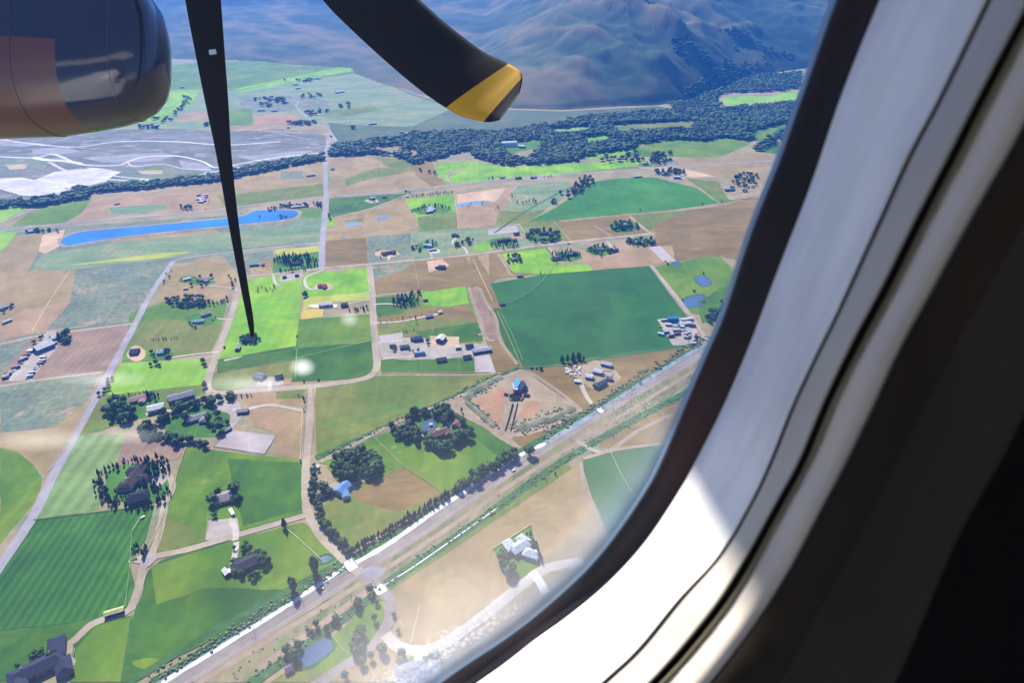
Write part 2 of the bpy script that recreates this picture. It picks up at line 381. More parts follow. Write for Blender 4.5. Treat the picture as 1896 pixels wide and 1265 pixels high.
ad = N.new('ShaderNodeMath'); ad.operation = 'MULTIPLY_ADD'; L.new(n2.outputs[0], ad.inputs[0]); ad.inputs[1].default_value = .35; L.new(sx.outputs[0], ad.inputs[2])
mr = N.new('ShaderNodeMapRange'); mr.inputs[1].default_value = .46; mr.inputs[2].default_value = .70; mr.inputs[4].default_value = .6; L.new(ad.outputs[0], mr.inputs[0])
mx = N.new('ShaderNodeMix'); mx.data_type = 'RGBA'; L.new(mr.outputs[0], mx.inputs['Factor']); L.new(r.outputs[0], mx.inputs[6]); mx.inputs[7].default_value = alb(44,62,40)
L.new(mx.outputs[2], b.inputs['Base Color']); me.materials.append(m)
# ------------------------------------------------------------------ fields, traced on the ground
FIELDS = """
field sagedark|600,205 640,150 660,126 760,172 840,198 940,203 1040,206 1130,201 1216,196 1240,200 1200,225 1000,240 840,262 620,262
field sagegreen|0,130 660,128 760,175 840,200 760,235 640,230 540,220 400,240 0,240
field bright|228,210 318,165 372,166 350,195 300,222 240,230
field green|0,150 300,120 560,105 700,110 690,130 560,150 430,168 330,165 200,190 0,210
field bright|430,165 560,138 690,112 700,124 600,140 520,158 440,172
field olive|600,205 690,196 705,203 640,216 600,215
field sage|440,180 560,175 620,190 600,215 540,205 450,210
field redsoil|470,215 520,209 560,215 545,232 470,232
field pink|430,232 560,238 610,242 600,247 430,244
field pink|330,212 380,205 395,222 330,226
field green|395,205 465,200 470,232 398,232
riverbed wash|0,262 60,246 200,240 330,238 420,244 520,238 600,248 606,270 604,286 540,300 440,322 330,332 240,348 160,360 80,372 0,372
riverbed whitegravel|60,335 100,318 150,312 190,318 210,325 196,336 160,345 120,348 80,350 50,345
riverbed whitegravel|160,310 190,312 225,318 210,326 175,322
riverbed wash2|60,276 120,272 150,280 110,286 60,284
riverbed wash2|150,292 230,286 300,282 330,288 270,300 190,300
riverbed wash2|330,296 372,302 400,318 372,322 340,312
riverbed wash2|0,256 40,262 80,266 40,272 0,268
riverbed wash2|440,290 520,282 580,278 560,288 480,300
riverbed whitegravel|0,330 40,328 90,340 130,352 100,364 40,362 0,350
field sage|0,296 50,292 90,300 80,312 30,318 0,322
field sand|10,306 50,304 48,312 18,314
field sage|225,322 280,308 340,310 380,318 360,332 300,340 235,345
field sand|255,316 300,314 300,322 262,322
field green|270,310 300,310 300,315 275,315
field sagegreen|0,375 80,372 85,372 0,415
field lime|0,382 60,380 0,412
field green|85,374 170,368 150,395 118,414 20,418
field pink|172,368 330,350 385,340 420,334 380,388 250,402 118,414 150,395
field sagegreen|200,385 300,378 310,386 270,396 210,398
field tan|400,336 480,322 595,292 602,300 604,362 540,372 400,386 380,388 392,362
field olive|400,362 500,352 598,340 600,362 420,384
field sage|520,318 560,316 560,330 520,332
field tan|612,296 660,290 740,288 800,300 812,318 838,330 840,342 760,350 612,364
field olive|640,330 700,310 760,315 740,322 690,330 640,345
field olive|690,290 740,292 780,310 850,326 840,330 770,318 720,310
field brown|760,296 800,302 812,330 838,338 800,346 770,325
field bright|805,302 880,298 905,302 860,312 832,322 828,342 808,318
field bright|832,326 865,312 900,304 960,308 1060,302 1180,296 1200,300 1155,312 1000,326 935,332 836,344
field olive|1080,318 1150,310 1245,306 1200,312 1070,322
field green|1100,292 1180,270 1250,258 1340,252 1392,265 1330,292 1255,290 1180,290
field bright|1075,286 1140,275 1180,275 1150,290 1090,294
field tan|1255,292 1330,292 1400,280 1430,282 1430,296 1330,306 1260,308
field deep|1390,272 1445,262 1440,285 1400,280
field green|1380,248 1455,228 1450,258 1400,262
field lime|1330,192 1345,178 1390,177 1420,178 1478,168 1476,190 1440,186 1400,190 1362,196
field olive|1125,232 1282,224 1282,240 1230,240 1150,247
field bright|1020,240 1092,236 1094,244 1030,250
field bright|1060,258 1115,249 1136,262 1080,266
field lawn|930,268 990,256 1002,262 1000,275 960,280 940,290
yard pink|935,285 965,295 950,305 940,300
field sage|0,430 40,424 120,420 260,410 380,402 600,382 597,448 400,470 322,482 280,540 240,600 0,630
field sand|60,438 120,425 112,455 85,470 60,462
field tan|210,444 300,435 400,425 410,432 300,444 205,452
field tan|0,440 80,430 70,470 30,540 0,560
field lime|0,430 35,428 0,468
field sagegreen|78,470 205,450 420,430 597,418 596,445 420,462 320,478 130,500 60,500
field yellow|118,492 200,486 300,478 360,466 300,468 180,484
field sage|140,500 300,484 310,488 278,540 240,600 200,602 80,615 130,540
field tan|0,540 60,500 140,500 130,560 85,612 0,630
field pink|0,600 40,575 130,560 85,614 0,628
field green|480,398 520,388 555,386 595,388 594,402 545,405
field sagegreen|540,404 600,402 598,440 540,446
field deep|608,368 685,362 755,358 745,366 690,385 616,402 610,396
field bright|606,404 618,404 617,420 606,422
field tan|620,402 692,384 748,366 765,396 775,432 606,446 608,422 618,420
field olive|640,408 672,404 675,414 640,416
field bright|750,368 838,360 848,422 800,428 780,430 768,400 757,385
field olive|772,402 846,392 848,422 780,430
field pink|843,358 940,346 955,348 940,362 975,372 940,390 918,418 848,424
field sand|845,360 935,348 920,372 848,378
field sagegreen|958,344 1055,335 1040,370 1000,390 975,410 915,420 930,395 945,370
field olive|925,390 985,392 1012,388 975,412 918,416
field alfalfa2|975,412 1030,384 1062,362 1090,338 1150,330 1210,328 1250,338 1290,348 1330,376 1250,388 1180,394 1050,406
field olive|1270,330 1330,336 1350,370 1390,368 1400,362 1335,378 1300,350
field tan|1270,310 1420,298 1410,350 1380,340 1330,332 1280,322
field sand|1180,310 1250,308 1290,318 1330,328 1280,328
field brown|1165,398 1250,392 1330,382 1405,364 1380,440 1365,482 1330,472 1205,492 1245,486 1210,450 1215,430
field olive|1170,400 1290,390 1220,412 1200,430
field brown|1035,412 1165,398 1205,430 1045,446
field olive|960,412 1035,408 1050,446 975,430
field brown|602,446 678,440 682,490 600,496
field sage|680,438 760,432 764,474 682,490
field sagegreen|760,430 840,424 1000,420 1010,452 862,470 766,480
field arena|903,425 955,418 960,430 905,435
field bright|876,458 903,444 915,462 880,468
field yellow|510,462 590,456 592,472 512,478
field brown|688,492 775,484 870,474 885,500 878,535 770,538 690,546
field sage|688,492 770,486 745,500 690,520
field sand|790,484 820,480 825,496 795,505
field pink|862,476 905,470 970,468 940,510 920,516 900,530 885,520
field brown|905,470 925,468 945,500 990,508 920,516 905,530
field green|925,468 1012,458 1035,488 1012,512 945,504 960,490
field bright|930,470 1010,460 1030,488 1005,508 950,504 935,480
field bright|1012,492 1095,488 1098,504 1010,512
field pink|1075,470 1245,454 1250,484 1200,492 1100,500 1085,488
field arena|1200,458 1222,455 1252,484 1230,486
field olive|700,640 705,600 690,550 775,540 865,532 885,600 905,690 720,692
field deep|694,552 762,546 760,560 740,590 696,585
field bright|780,542 862,530 868,562 830,568 785,565
field brown|696,588 780,575 865,565 885,595 800,612 697,620
field olive|697,602 790,590 850,590 884,598 800,610 698,622
field deep|770,614 885,597 892,616 895,632 860,634 778,634
field arena|702,622 745,616 746,628 703,636
yard gravel|700,632 780,624 812,640 880,636 905,640 912,655 800,668 760,668 705,662
yard sand|795,622 850,624 850,640 800,642
field deep|705,668 780,666 880,664 878,692 705,690
field arena|878,658 905,656 918,690 880,692
field brown|870,476 884,474 935,560 960,630 975,680 950,690 918,690 890,600 872,540
field plough|872,534 886,530 902,570 922,610 924,630 900,628 884,590
field deep|912,572 926,570 940,610 966,676 958,682 935,640
field alfalfa|908,526 1010,508 1204,493 1240,545 1300,625 1282,636 1250,648 1160,655 1060,668 968,680 950,660 930,600 928,572
field green|1205,495 1330,472 1364,505 1360,580 1330,590 1280,580 1245,545
field deep|1290,560 1362,520 1355,600 1300,600
field verge|1300,600 1400,560 1310,640 1290,640
field brown|950,690 1070,672 1140,662 1280,642 1300,640 1200,708 1112,762 1086,776
yard site|1045,690 1100,668 1130,672 1150,700 1135,715 1100,722 1070,705
yard gravel|1216,592 1275,588 1295,622 1270,640 1245,640 1230,610
field plough|0,632 75,622 40,680 0,705
field sage|0,632 60,626 30,660 0,695
field plough|60,640 140,612 240,604 195,690 68,708 0,710 20,690
field plough|100,660 240,606 195,688 60,708
yard gravel|8,706 60,650 82,620 90,620 108,640 76,680 60,705
field sage|0,714 188,692 160,745 110,790 0,802
field tan|105,790 165,740 185,700 195,692 150,790 130,812 60,800
field tan|0,805 110,795 130,812 85,880 60,860 30,835 0,830
field green|0,830 30,838 60,860 78,885 75,905 60,935 0,1008
field rows|120,812 150,806 232,805 215,862 188,890 182,945 62,963 85,905
field olive|195,700 400,690 400,722 370,740 180,800 130,812
field plough|234,806 345,828 336,850 250,868 215,864
field green|345,828 560,854 563,950 430,990 290,1026 300,960 325,880
field deep|420,850 560,858 560,945 450,975 430,900
field olive|290,1025 310,960 385,990 385,1000
field tan|450,735 568,720 562,770 556,852 505,845 520,810 500,760
field pink|450,730 525,724 515,760 555,850 510,840 505,800 470,790
field olive|512,722 566,716 562,738 512,740
field arena|425,797 510,808 490,842 396,828
yard gravel|400,735 440,742 450,770 430,795 415,790 400,770
field green|240,580 300,560 420,560 412,600 390,655 290,668 225,672 232,640
field olive|250,600 300,590 410,602 390,652 320,655 240,640
field tan|320,490 410,478 440,510 430,540 300,560 290,540
field tan|330,548 430,540 428,556 350,566
field sage|415,474 505,464 506,490 460,510 445,515
field tan|465,490 505,480 505,508 462,510
field lawn|505,478 590,466 592,496 560,500 505,508
field bright|455,518 505,510 560,516 556,560 550,640 400,668 415,625 440,555
field bright|560,508 682,496 684,545 562,552
field yellow|562,552 684,540 684,556 600,560 561,575
field straw|559,574 599,571 598,587 558,592
field green|552,592 686,582 688,630 546,648
field deep|400,668 550,642 545,664 402,688
field olive|398,692 545,664 545,700 480,705 430,725 388,722
field deep|546,646 690,632 692,680 682,695 655,702 540,708
field pink|480,705 540,700 540,712 470,720
arena_ground arena|518,510 560,504 562,515 518,522
field lime|224,674 378,664 384,685 380,712 200,732 210,700
field olive|585,718 705,696 880,696 930,692 825,744 700,795 585,845 580,800
field green|590,858 680,815 740,792 790,760 820,752 870,775 965,835 905,870 820,915 745,862 700,880
field olive|745,862 820,916 760,955 655,1020 610,985 590,940 650,905
field brown|748,866 815,914 740,950 665,930 650,915
field deep|835,752 870,776 965,836 930,855 870,800 820,765
site_ground site|822,746 960,686 975,690 1085,768 1060,790 1000,825 965,838
field redsoil|880,742 935,715 935,745 925,795 905,775
field redsoil|972,745 995,742 1000,760 975,780 960,770
field brown|946,812 1068,768 1082,770 1000,820 968,834
field ditch|970,830 1040,796 1080,770 1086,775 1000,828 968,840
field sage|862,735 905,706 920,704 870,742
field verge|300,1265 640,1060 660,1052 960,838 1000,825 1110,762 1312,640 1420,570 1500,540 1420,700 1260,780 1100,830 1050,880 900,1000 560,1200 480,1265
field sagegreen|1010,870 1080,830 1200,770 1300,690 1280,780 1240,822 1100,836
field brown|1110,810 1180,770 1260,730 1270,780 1240,820 1110,832
field tan|720,1100 880,980 1040,868 1070,860 1095,920 1125,995 1090,1030 1000,1060 900,1140 800,1200 760,1195 735,1170 730,1140
field olive|700,1085 900,950 1050,860 1060,868 890,985 715,1100
field alfalfa|1078,856 1100,838 1170,832 1248,820 1300,800 1200,980 1125,995 1095,920
field tan|1000,1060 1125,995 1300,900 1300,1100 900,1265 820,1265 900,1150
field green|912,1018 985,972 1002,1050 952,1085
field green|560,1225 640,1160 680,1120 700,1100 712,1130 705,1180 665,1222 600,1250
field tan|600,1265 700,1205 760,1215 800,1210 830,1265
field lawn|735,1235 765,1215 800,1212 820,1265 740,1265
field olive|500,1265 560,1225 600,1250 580,1265
field crop|62,966 286,938 270,1000 240,1045 250,1085 232,1132 150,1152 0,1170 0,1050
field deep|0,1170 150,1152 228,1138 150,1170 100,1215 60,1265 -20,1265
field deep|135,1200 175,1150 245,1142 272,1060 300,1038 430,1002 560,968 600,1000 640,1045 560,1100 240,1265 130,1265
field green|280,1050 430,1002 560,968 640,1045 560,1095 380,1090 290,1120
field green|180,1160 244,1144 225,1265 132,1265 140,1205
yard gravel|385,965 440,960 445,995 435,1002 380,1002
"""
for ln in FIELDS.strip().split('\n'):
    head, pts = ln.split('|'); nm, mt = head.split()
    F(nm, mt, [tuple(float(c) for c in p.split(',')) for p in pts.split()])
# yards and lawns round the houses
for nm, mt, cx, cy, rx, ry in [('lawn','lawn',545,487,36,14),('lawn','lawn',376,522,22,8),('lawn','deep',350,518,20,7),('lawn','lawn',798,390,36,8),
    ('lawn','sand',716,470,24,7),('lawn','lawn',790,455,20,7),('lawn','lawn',930,448,26,8),('lawn','lawn',1006,437,30,11),('lawn','lawn',1156,420,28,11),
    ('lawn','lawn',1113,465,26,9),('lawn','lawn',1050,475,26,9),('lawn','lawn',1187,448,26,7),('lawn','lawn',752,558,26,12),('yard','gravel',742,634,30,8),
    ('lawn','lawn',462,632,22,11),('yard','sand',253,655,18,14),('lawn','lawn',298,658,24,8),('lawn','lawn',372,592,32,12),
    ('lawn','lawn',255,755,52,20),('lawn','lawn',365,782,68,30),('lawn','lawn',252,898,62,42),('yard','gravel',283,890,24,14),('lawn','lawn',465,1048,38,24),
    ('lawn','green',665,865,58,34),('yard','gravel',632,905,28,12),('lawn','lawn',810,795,58,32),('lawn','green',275,1230,30,10),('yard','gravel',115,1225,26,16),
    ('yard','sand',600,532,20,6),('yard','white',600,567,28,4),('yard','gravel',690,372,14,4),('yard','white',804,465,12,4),('yard','pink',960,437,16,6),
    ('yard','gravel',500,708,26,9),('yard','sand',815,490,16,6),('yard','gravel',1253,330,16,3),('yard','gravel',985,331,24,3),('lawn','lawn',1195,305,14,4),
    ('yard','gravel',1258,604,34,14),('yard','gravel',100,620,18,8)]:
    F(nm, mt, [(cx+rx*math.cos(a)*random.uniform(.85,1.1), cy+ry*math.sin(a)*random.uniform(.85,1.1)) for a in [k*math.pi/7 for k in range(14)]], smooth=True)
# water
for nm, mt, px in [('pond','pond',[(113,447),(128,436),(160,428),(250,420),(330,413),(420,404),(455,398),(475,390),(510,389),(545,390),(552,397),(540,404),(500,410),(430,417),(300,430),(220,439),(160,449),(125,455)]),
    ('pond','pond2',[(642,414),(655,411),(670,414),(660,417),(645,419)]),('pond','pond2',[(698,405),(710,401),(722,402),(712,407),(700,408)]),
    ('pond','pond3',[(1265,560),(1275,550),(1300,546),(1303,552),(1292,560),(1300,564),(1288,568),(1272,570)]),
    ('pond','pond3',[(1288,514),(1305,512),(1316,524),(1302,530),(1290,522)]),('pond','pond3',[(1246,487),(1256,485),(1258,492),(1248,492)]),
    ('pond','pond3',[(780,800),(784,785),(795,777),(806,777),(806,792),(795,802)]),
    ('pond','pond3',[(555,1215),(570,1196),(600,1183),(613,1190),(614,1204),(590,1225),(566,1236),(552,1225)]),
    ('pond','pond2',[(845,380),(870,374),(900,372),(902,376),(870,380),(850,384)]),('pond','pond3',[(594,1035),(605,1030),(615,1036),(600,1044)])]:
    sheet('shore', grow(smooth_closed([G(u, v) for u, v in px]), 6 if mt == 'pond' else 2.5), FM['path' if mt != 'pond3' else 'ditch'], .1); F(nm, mt, px, smooth=True)
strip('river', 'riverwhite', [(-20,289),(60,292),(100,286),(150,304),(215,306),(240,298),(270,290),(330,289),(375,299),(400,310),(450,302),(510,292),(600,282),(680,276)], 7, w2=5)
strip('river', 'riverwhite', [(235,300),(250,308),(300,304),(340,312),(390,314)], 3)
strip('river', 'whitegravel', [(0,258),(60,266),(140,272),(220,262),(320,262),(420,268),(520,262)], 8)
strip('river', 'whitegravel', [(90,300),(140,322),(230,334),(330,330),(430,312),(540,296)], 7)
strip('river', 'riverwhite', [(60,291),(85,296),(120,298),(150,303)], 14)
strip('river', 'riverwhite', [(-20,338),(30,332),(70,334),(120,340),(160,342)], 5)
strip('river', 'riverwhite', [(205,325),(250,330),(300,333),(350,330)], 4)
strip('creek', 'ditch', [(440,1285),(560,1198),(660,1128),(720,1080),(860,985),(960,912),(1050,850),(1150,792),(1300,712)], 9)
strip('creek', 'glint', [(700,1092),(770,1048),(860,985),(920,942)], 1.1)
strip('ditch', 'ditch', [(240,1265),(400,1168),(560,1080),(660,1030)], 6)
strip('ditch', 'ditch', [(585,850),(700,797),(825,742),(945,688),(968,684),(1060,672),(1160,657),(1280,640)], 6)
strip('ditch', 'ditch', [(915,432),(960,400),(1000,376),(1050,350),(1078,342)], 4)
# ------------------------------------------------------------------ roads
ROADS = """
highway path 17|280,1295 330,1262 500,1158 650,1064 800,966 960,859 1100,771 1310,647 1500,540
highway asphalt 13.5|280,1295 330,1262 500,1158 650,1064 800,966 960,859 1100,771 1310,647 1500,540
path path 5|330,1290 500,1186 660,1088 800,1000 960,890 1100,802 1310,672
path path 6|480,1240 620,1140 690,1090
road greyroad 9|322,482 280,545 240,620 165,760 100,880 60,960 0,1050 -40,1110
road greyroad 6|322,483 345,478 420,468 500,459 597,449
road greyroad 10|622,262 612,252 603,290 603,340 604,370 601,410 597,449 596,497
road road 7|445,522 462,512 505,508 600,497 690,489 860,473 1000,455 1100,444 1210,433
road road 9|684,492 689,540 692,600 696,650 698,678 688,695 660,705 580,716 480,724 430,728 396,728 384,718 388,695 408,640 430,580 444,530 452,514
road road 8|578,717 573,790 567,860 567,930 575,960 600,1000 648,1046 668,1062
road road 6.5|567,955 500,975 430,995 350,1018 290,1031 270,1035
driveway road 6.5|305,935 298,975 285,1020 270,1040 262,1065 255,1100 240,1130 205,1144 170,1158 140,1185 120,1200
driveway road 6|305,935 320,900 305,876 285,885
road greyroad 7|-20,432 60,420 130,413 250,402 380,392 430,384 600,366 760,352 930,332 1060,322 1250,309 1450,296
road road 6|-30,425 40,396 86,369
road road 5|-10,640 75,622 150,612 244,600
road road 5|0,716 90,702 190,690
road greyroad 6|624,262 606,238 580,226 560,210 548,195 552,188 530,182 510,178
road road 6|612,250 560,246 500,242 420,240
lane path 6|592,856 640,832 700,800 760,772 825,745
lane path 5|825,745 880,722 950,692 970,688 1000,702 1050,738 1084,768
lane path 6|825,748 870,775 920,800 965,835
lane path 6|930,796 960,806 1020,790 1058,770 1062,755 1030,735
lane path 4|698,398 1,1
lane road 3.5|618,402 680,388 745,364 756,357
lane road 4.5|838,345 828,328 840,318 880,308 900,303 906,295 895,288
lane road 3.5|955,348 942,358 925,368 905,380
lane road 4|942,363 970,362 975,368 950,374 940,366
lane drive 4|866,470 858,458 838,450 845,440
lane drive 4|800,478 797,466
lane drive 4|718,482 722,476
lane path 4|922,470 938,495 945,508 962,512
lane road 5|1016,458 1030,475 1040,478
lane road 5|1122,444 1135,462 1145,470
lane road 5|1168,438 1180,450 1190,452
lane road 5|1165,400 1195,425 1210,435
lane path 4|1100,418 1120,430 1135,440
lane drive 3.5|693,564 720,563 742,566
lane drive 4|693,599 740,596 780,588 820,580
lane drive 4|700,635 730,632 745,630
lane drive 4|708,665 740,662 765,660
lane path 4.5|888,534 900,560 918,590 924,625 935,645 958,675
lane path 4|868,532 885,580 900,625 915,632
lane path 4|885,620 924,618
lane drive 4|415,668 435,664 448,660
lane drive 4|505,508 510,525 520,530
lane drive 4.5|600,500 568,513 566,528 575,536 592,534
lane drive 3.5|684,556 660,560 640,565
lane drive 3|376,528 430,534 436,538
lane drive 3|400,590 420,592 432,590
lane drive 3.5|312,664 350,658 405,652
lane drive 5|335,770 300,760 270,768
lane path 5|395,728 350,745 300,775
lane drive 5|564,762 530,755 495,751 450,760 430,760
lane drive 5|436,1002 436,985 428,960
lane drive 5|438,1005 436,1022 432,1045
lane drive 4|500,724 500,706
lane drive 4.5|592,862 582,868
lane drive 4|640,905 660,895 700,880
lane drive 4.5|805,752 812,770 830,785 845,792
lane drive 4|770,808 795,804 815,795
driveway asphalt 8.5|672,1066 690,1080 708,1094 722,1112 724,1140 708,1175 680,1208 630,1240 580,1275
driveway drive 9|714,1176 735,1198 765,1206 800,1204 840,1182 900,1138 960,1090 1010,1055 1080,1040
driveway white 7|985,1060 1000,1080 1010,1100
driveway white 6|775,1208 774,1225 770,1240
lane drive 5|1112,760 1100,752 1088,738 1080,722 1074,705
lane road 5|1068,818 1085,828 1110,838 1130,836
lane path 5|1130,836 1180,800 1240,770
lane road 6|1205,492 1240,535 1275,580 1290,600 1300,618 1315,636
lane path 4|1075,856 1082,905 1100,945 1125,995
lane path 4|1080,850 1150,832 1250,820
lane path 3|1355,360 1405,350 1400,340 1420,330
creekside_track path 4|90,872 130,812 185,700
lane white 2.5|120,336 135,362
lane road 4|560,256 530,250 500,244
lane path 3.5|700,230 720,215 745,205 760,208
"""
for ln in ROADS.strip().split('\n'):
    head, pts = ln.split('|'); nm, mt, wd = head.split()
    px = [tuple(float(c) for c in p.split(',')) for p in pts.split()]
    if px[-1] == (1, 1): continue
    if nm == 'creekside_track': nm = 'path'
    o_ = strip(nm, mt, px, float(wd))
    if nm == 'highway': hwy = smooth_open([G(u, v) for u, v in px])
strip('canal', 'ditch', [(285,1268),(470,1152),(640,1050),(800,945),(960,841),(1100,760),(1300,640)], 10, smooth=False)
strip('canal', 'creek', [(285,1275),(400,1204),(520,1130)], 5)
strip('canal', 'glint', [(300,1267),(400,1206),(520,1131),(575,1094),(642,1050)], 4)
strip('canal', 'glint', [(655,1046),(720,1008),(800,952),(880,898),(960,846),(1010,822)], 4.6)
strip('canal', 'creek', [(1010,822),(1050,798),(1100,768),(1170,722),(1240,678),(1310,635)], 6)
F('driveway', 'gravel', [(262,1028),(285,1024),(292,1034),(272,1052),(262,1046),(248,1042)], smooth=True)
F('driveway', 'road', [(98,1205),(108,1193),(124,1190),(136,1200),(130,1220),(116,1232),(100,1226)], smooth=True)
F('lawn', 'lawn', [(101,1208),(110,1198),(120,1198),(121,1206),(112,1214),(102,1215)], smooth=True)
F('lawn', 'lawn', [(270,896),(292,902),(299,914),(286,922),(272,912)], smooth=True)
F('road', 'greyroad', [(664,1060),(684,1072),(700,1072),(712,1062),(702,1050),(672,1056)], smooth=True)
yellowline = simple('yellow_road_paint', alb(206,176,70), .7); whiteline = simple('white_road_paint', alb(232,232,228), .7)
for off, mt_, wd in ((-.18, yellowline, .14), (.18, yellowline, .14), (-5.2, whiteline, .18), (5.2, whiteline, .18)):
    strip_xy('road_marking', mt_, hwy, wd, smooth=False, off=off)
# thin pale edges and tracks along the section lines
for px, mt, wd in [([(85,374),(60,392),(0,420)],'path',2),([(392,362),(380,388),(420,334)],'road',1.6),([(768,398),(778,430)],'olive',.9),([(842,358),(849,424)],'sand',1.0),
    ([(960,414),(985,450)],'sand',1.4),([(1024,408),(1056,446)],'sand',1.0),([(550,646),(546,700)],'lime',.7),([(562,520),(556,592)],'lime',.7),([(553,592),(546,648)],'lime',.7),
    ([(402,690),(546,666)],'ditch',1.6),([(546,664),(690,630)],'lime',1.0),([(400,668),(552,642)],'ditch',1.2),([(876,480),(912,558)],'sand',1.0),([(920,575),(960,665),(966,680)],'tan',.9),
    ([(345,828),(330,870),(300,960),(290,1022)],'tan',.9),([(234,806),(212,862)],'tan',.8),([(695,812),(742,858),(822,914)],'tan',.8),([(62,964),(286,937)],'ditch',1.6),
    ([(245,1140),(225,1265)],'ditch',1.6),([(1204,494),(1300,622)],'path',2),([(585,845),(580,720)],'tan',2),([(705,692),(905,690)],'path',1.5),([(560,762),(556,852)],'sand',1.0),
    ([(130,500),(90,560),(60,612)],'sand',1.5),([(160,604),(80,614)],'sand',2),([(985,972),(1002,1050)],'tan',.8),([(912,1018),(985,972)],'tan',.8),([(740,1150),(760,1195),(778,1120)],'sand',1.2)]:
    strip('field_edge', mt, px, wd, smooth=False)
# culvert bridges over the canal

print("LEVELS", max(k for b, k in _lv))
# ------------------------------------------------------------------ vegetation
def leafmat(name, col, col2, rand=.3, sc=.28):
    m, t, b = newmat(name); N = t.nodes; L = t.links
    b.inputs['Roughness'].default_value = .8; b.inputs['Specular IOR Level'].default_value = .2
    g = N.new('ShaderNodeNewGeometry'); n = N.new('ShaderNodeTexNoise'); n.inputs['Scale'].default_value = sc; n.inputs['Detail'].default_value = 5
    L.new(g.outputs['Position'], n.inputs['Vector'])
    r = N.new('ShaderNodeValToRGB'); r.color_ramp.elements[0].position = .38; r.color_ramp.elements[1].position = .62
    r.color_ramp.elements[0].color = col+(1,); r.color_ramp.elements[1].color = col2+(1,); L.new(n.outputs[0], r.inputs[0])
    hs = N.new('ShaderNodeHueSaturation'); L.new(r.outputs[0], hs.inputs['Color'])
    oi = N.new('ShaderNodeObjectInfo'); m2 = N.new('ShaderNodeMapRange'); m2.inputs[3].default_value = 1-rand; m2.inputs[4].default_value = 1+rand
    L.new(oi.outputs['Random'], m2.inputs[0]); L.new(m2.outputs[0], hs.inputs['Value']); L.new(hs.outputs[0], b.inputs['Base Color'])
    return m
LEAF = leafmat('broadleaf_foliage', (.012,.032,.012), (.045,.098,.022)); LEAFC = leafmat('conifer_foliage', (.008,.024,.013), (.022,.055,.022))
LEAFF = leafmat('woodland_foliage', (.007,.02,.01), (.032,.066,.02), sc=.02); SCRUB = leafmat('scrub_foliage', (.05,.08,.035), (.1,.13,.06))
BARK = simple('bark', (.11,.08,.055,1), .9, var=.2, vscale=2)
def ico(sub):
    bm = bmesh.new(); bmesh.ops.create_icosphere(bm, subdivisions=sub, radius=1)
    v = np.array([x.co[:] for x in bm.verts]); f = [tuple(q.index for q in p.verts) for p in bm.faces]; bm.free(); return v, f
ICO1, ICO2 = ico(1), ico(2)
def crown(kind, rs, nq, core=ICO2, qs=.13):
    """foliage in unit height: displaced core broken up by many leaf clumps"""
    v, f = core; v = v.copy(); dsp = .72+.4*rs.rand(len(v), 1)
    prm = {'broad': (.36, .34, .58), 'wide': (.48, .3, .62), 'poplar': (.15, .46, .53), 'conifer': (.2, .44, .52), 'bush': (.5, .42, .42)}[kind]
    R, Hh, zc = prm
    def taper(z): return {'conifer': np.clip(1.05-(z+1)/2, .05, 1)*1.35, 'poplar': np.clip(1.15-abs(z)**2*.6, .3, 1)}.get(kind, np.ones_like(z))
    z0 = v[:, 2].copy(); v = v*dsp; tp = taper(z0)
    vs = np.stack([v[:, 0]*R*tp, v[:, 1]*R*tp, zc+v[:, 2]*Hh], 1)*1.0
    vs[:, :2] *= .86; fs = list(f); k = len(vs); out = [vs]
    lobes = rs.randn(5, 3); lobes /= np.linalg.norm(lobes, axis=1)[:, None]
    for _ in range(nq):
        d = rs.randn(3); d /= np.linalg.norm(d); bump = 1+.28*max(0, (lobes@d).max()-.55)*2-.12
        rr = rs.uniform(.75, 1.08)*bump; tz = float(taper(np.array([d[2]]))[0])
        c = np.array([d[0]*R*tz*rr, d[1]*R*tz*rr, zc+d[2]*Hh*rr])
        a = rs.randn(3); a /= np.linalg.norm(a); b = np.cross(a, d+.3*rs.randn(3)); b /= np.linalg.norm(b)+1e-6
        s = qs*rs.uniform(.6, 1.25)*(.6 if kind in ('poplar', 'conifer') else 1)
        c2 = c+d*s*.25*rs.rand()
        out.append(np.array([c-a*s*.5, c2-b*s*.5, c+a*s*.5, c-d*s*.1+b*s*.55])); fs.append((k, k+1, k+2, k+3)); k += 4
    return np.vstack(out), fs
def trunk(kind):
    mb = MB(); mb.tube((0,0,-.02), (.01,.0,.5), .028, 6, .014)
    if kind in ('broad', 'wide'):
        for k in range(4):
            a = k*1.7; mb.tube((0,0,.24+.04*k), (.2*math.cos(a), .2*math.sin(a), .5+.04*k), .014, 5, .006)
    return mb
TP = {}
def protos(kind, n, nq, mat):
    for k in range(n):
        rs = np.random.RandomState(100+k+len(TP)*17); vs, fs = crown(kind, rs, nq)
        me = bpy.data.meshes.new(kind+'_crown'); me.from_pydata([tuple(v) for v in vs], [], fs); me.materials.append(mat)
        tb = trunk(kind); mt = bpy.data.meshes.new('trunk'); mt.from_pydata(tb.v, [], tb.f); mt.materials.append(BARK)
        TP.setdefault(kind, []).append((me, mt))
protos('broad', 5, 150, LEAF); protos('wide', 3, 170, LEAF); protos('poplar', 3, 110, LEAF); protos('conifer', 4, 130, LEAFC); protos('bush', 3, 70, LEAF)
KN = {'broad': ('broadleaf_tree', 'tree'), 'wide': ('broadleaf_tree', 'tree'), 'poplar': ('poplar_tree', 'tree'), 'conifer': ('conifer_tree', 'tree'), 'bush': ('bush', 'bush')}
NT = [0]
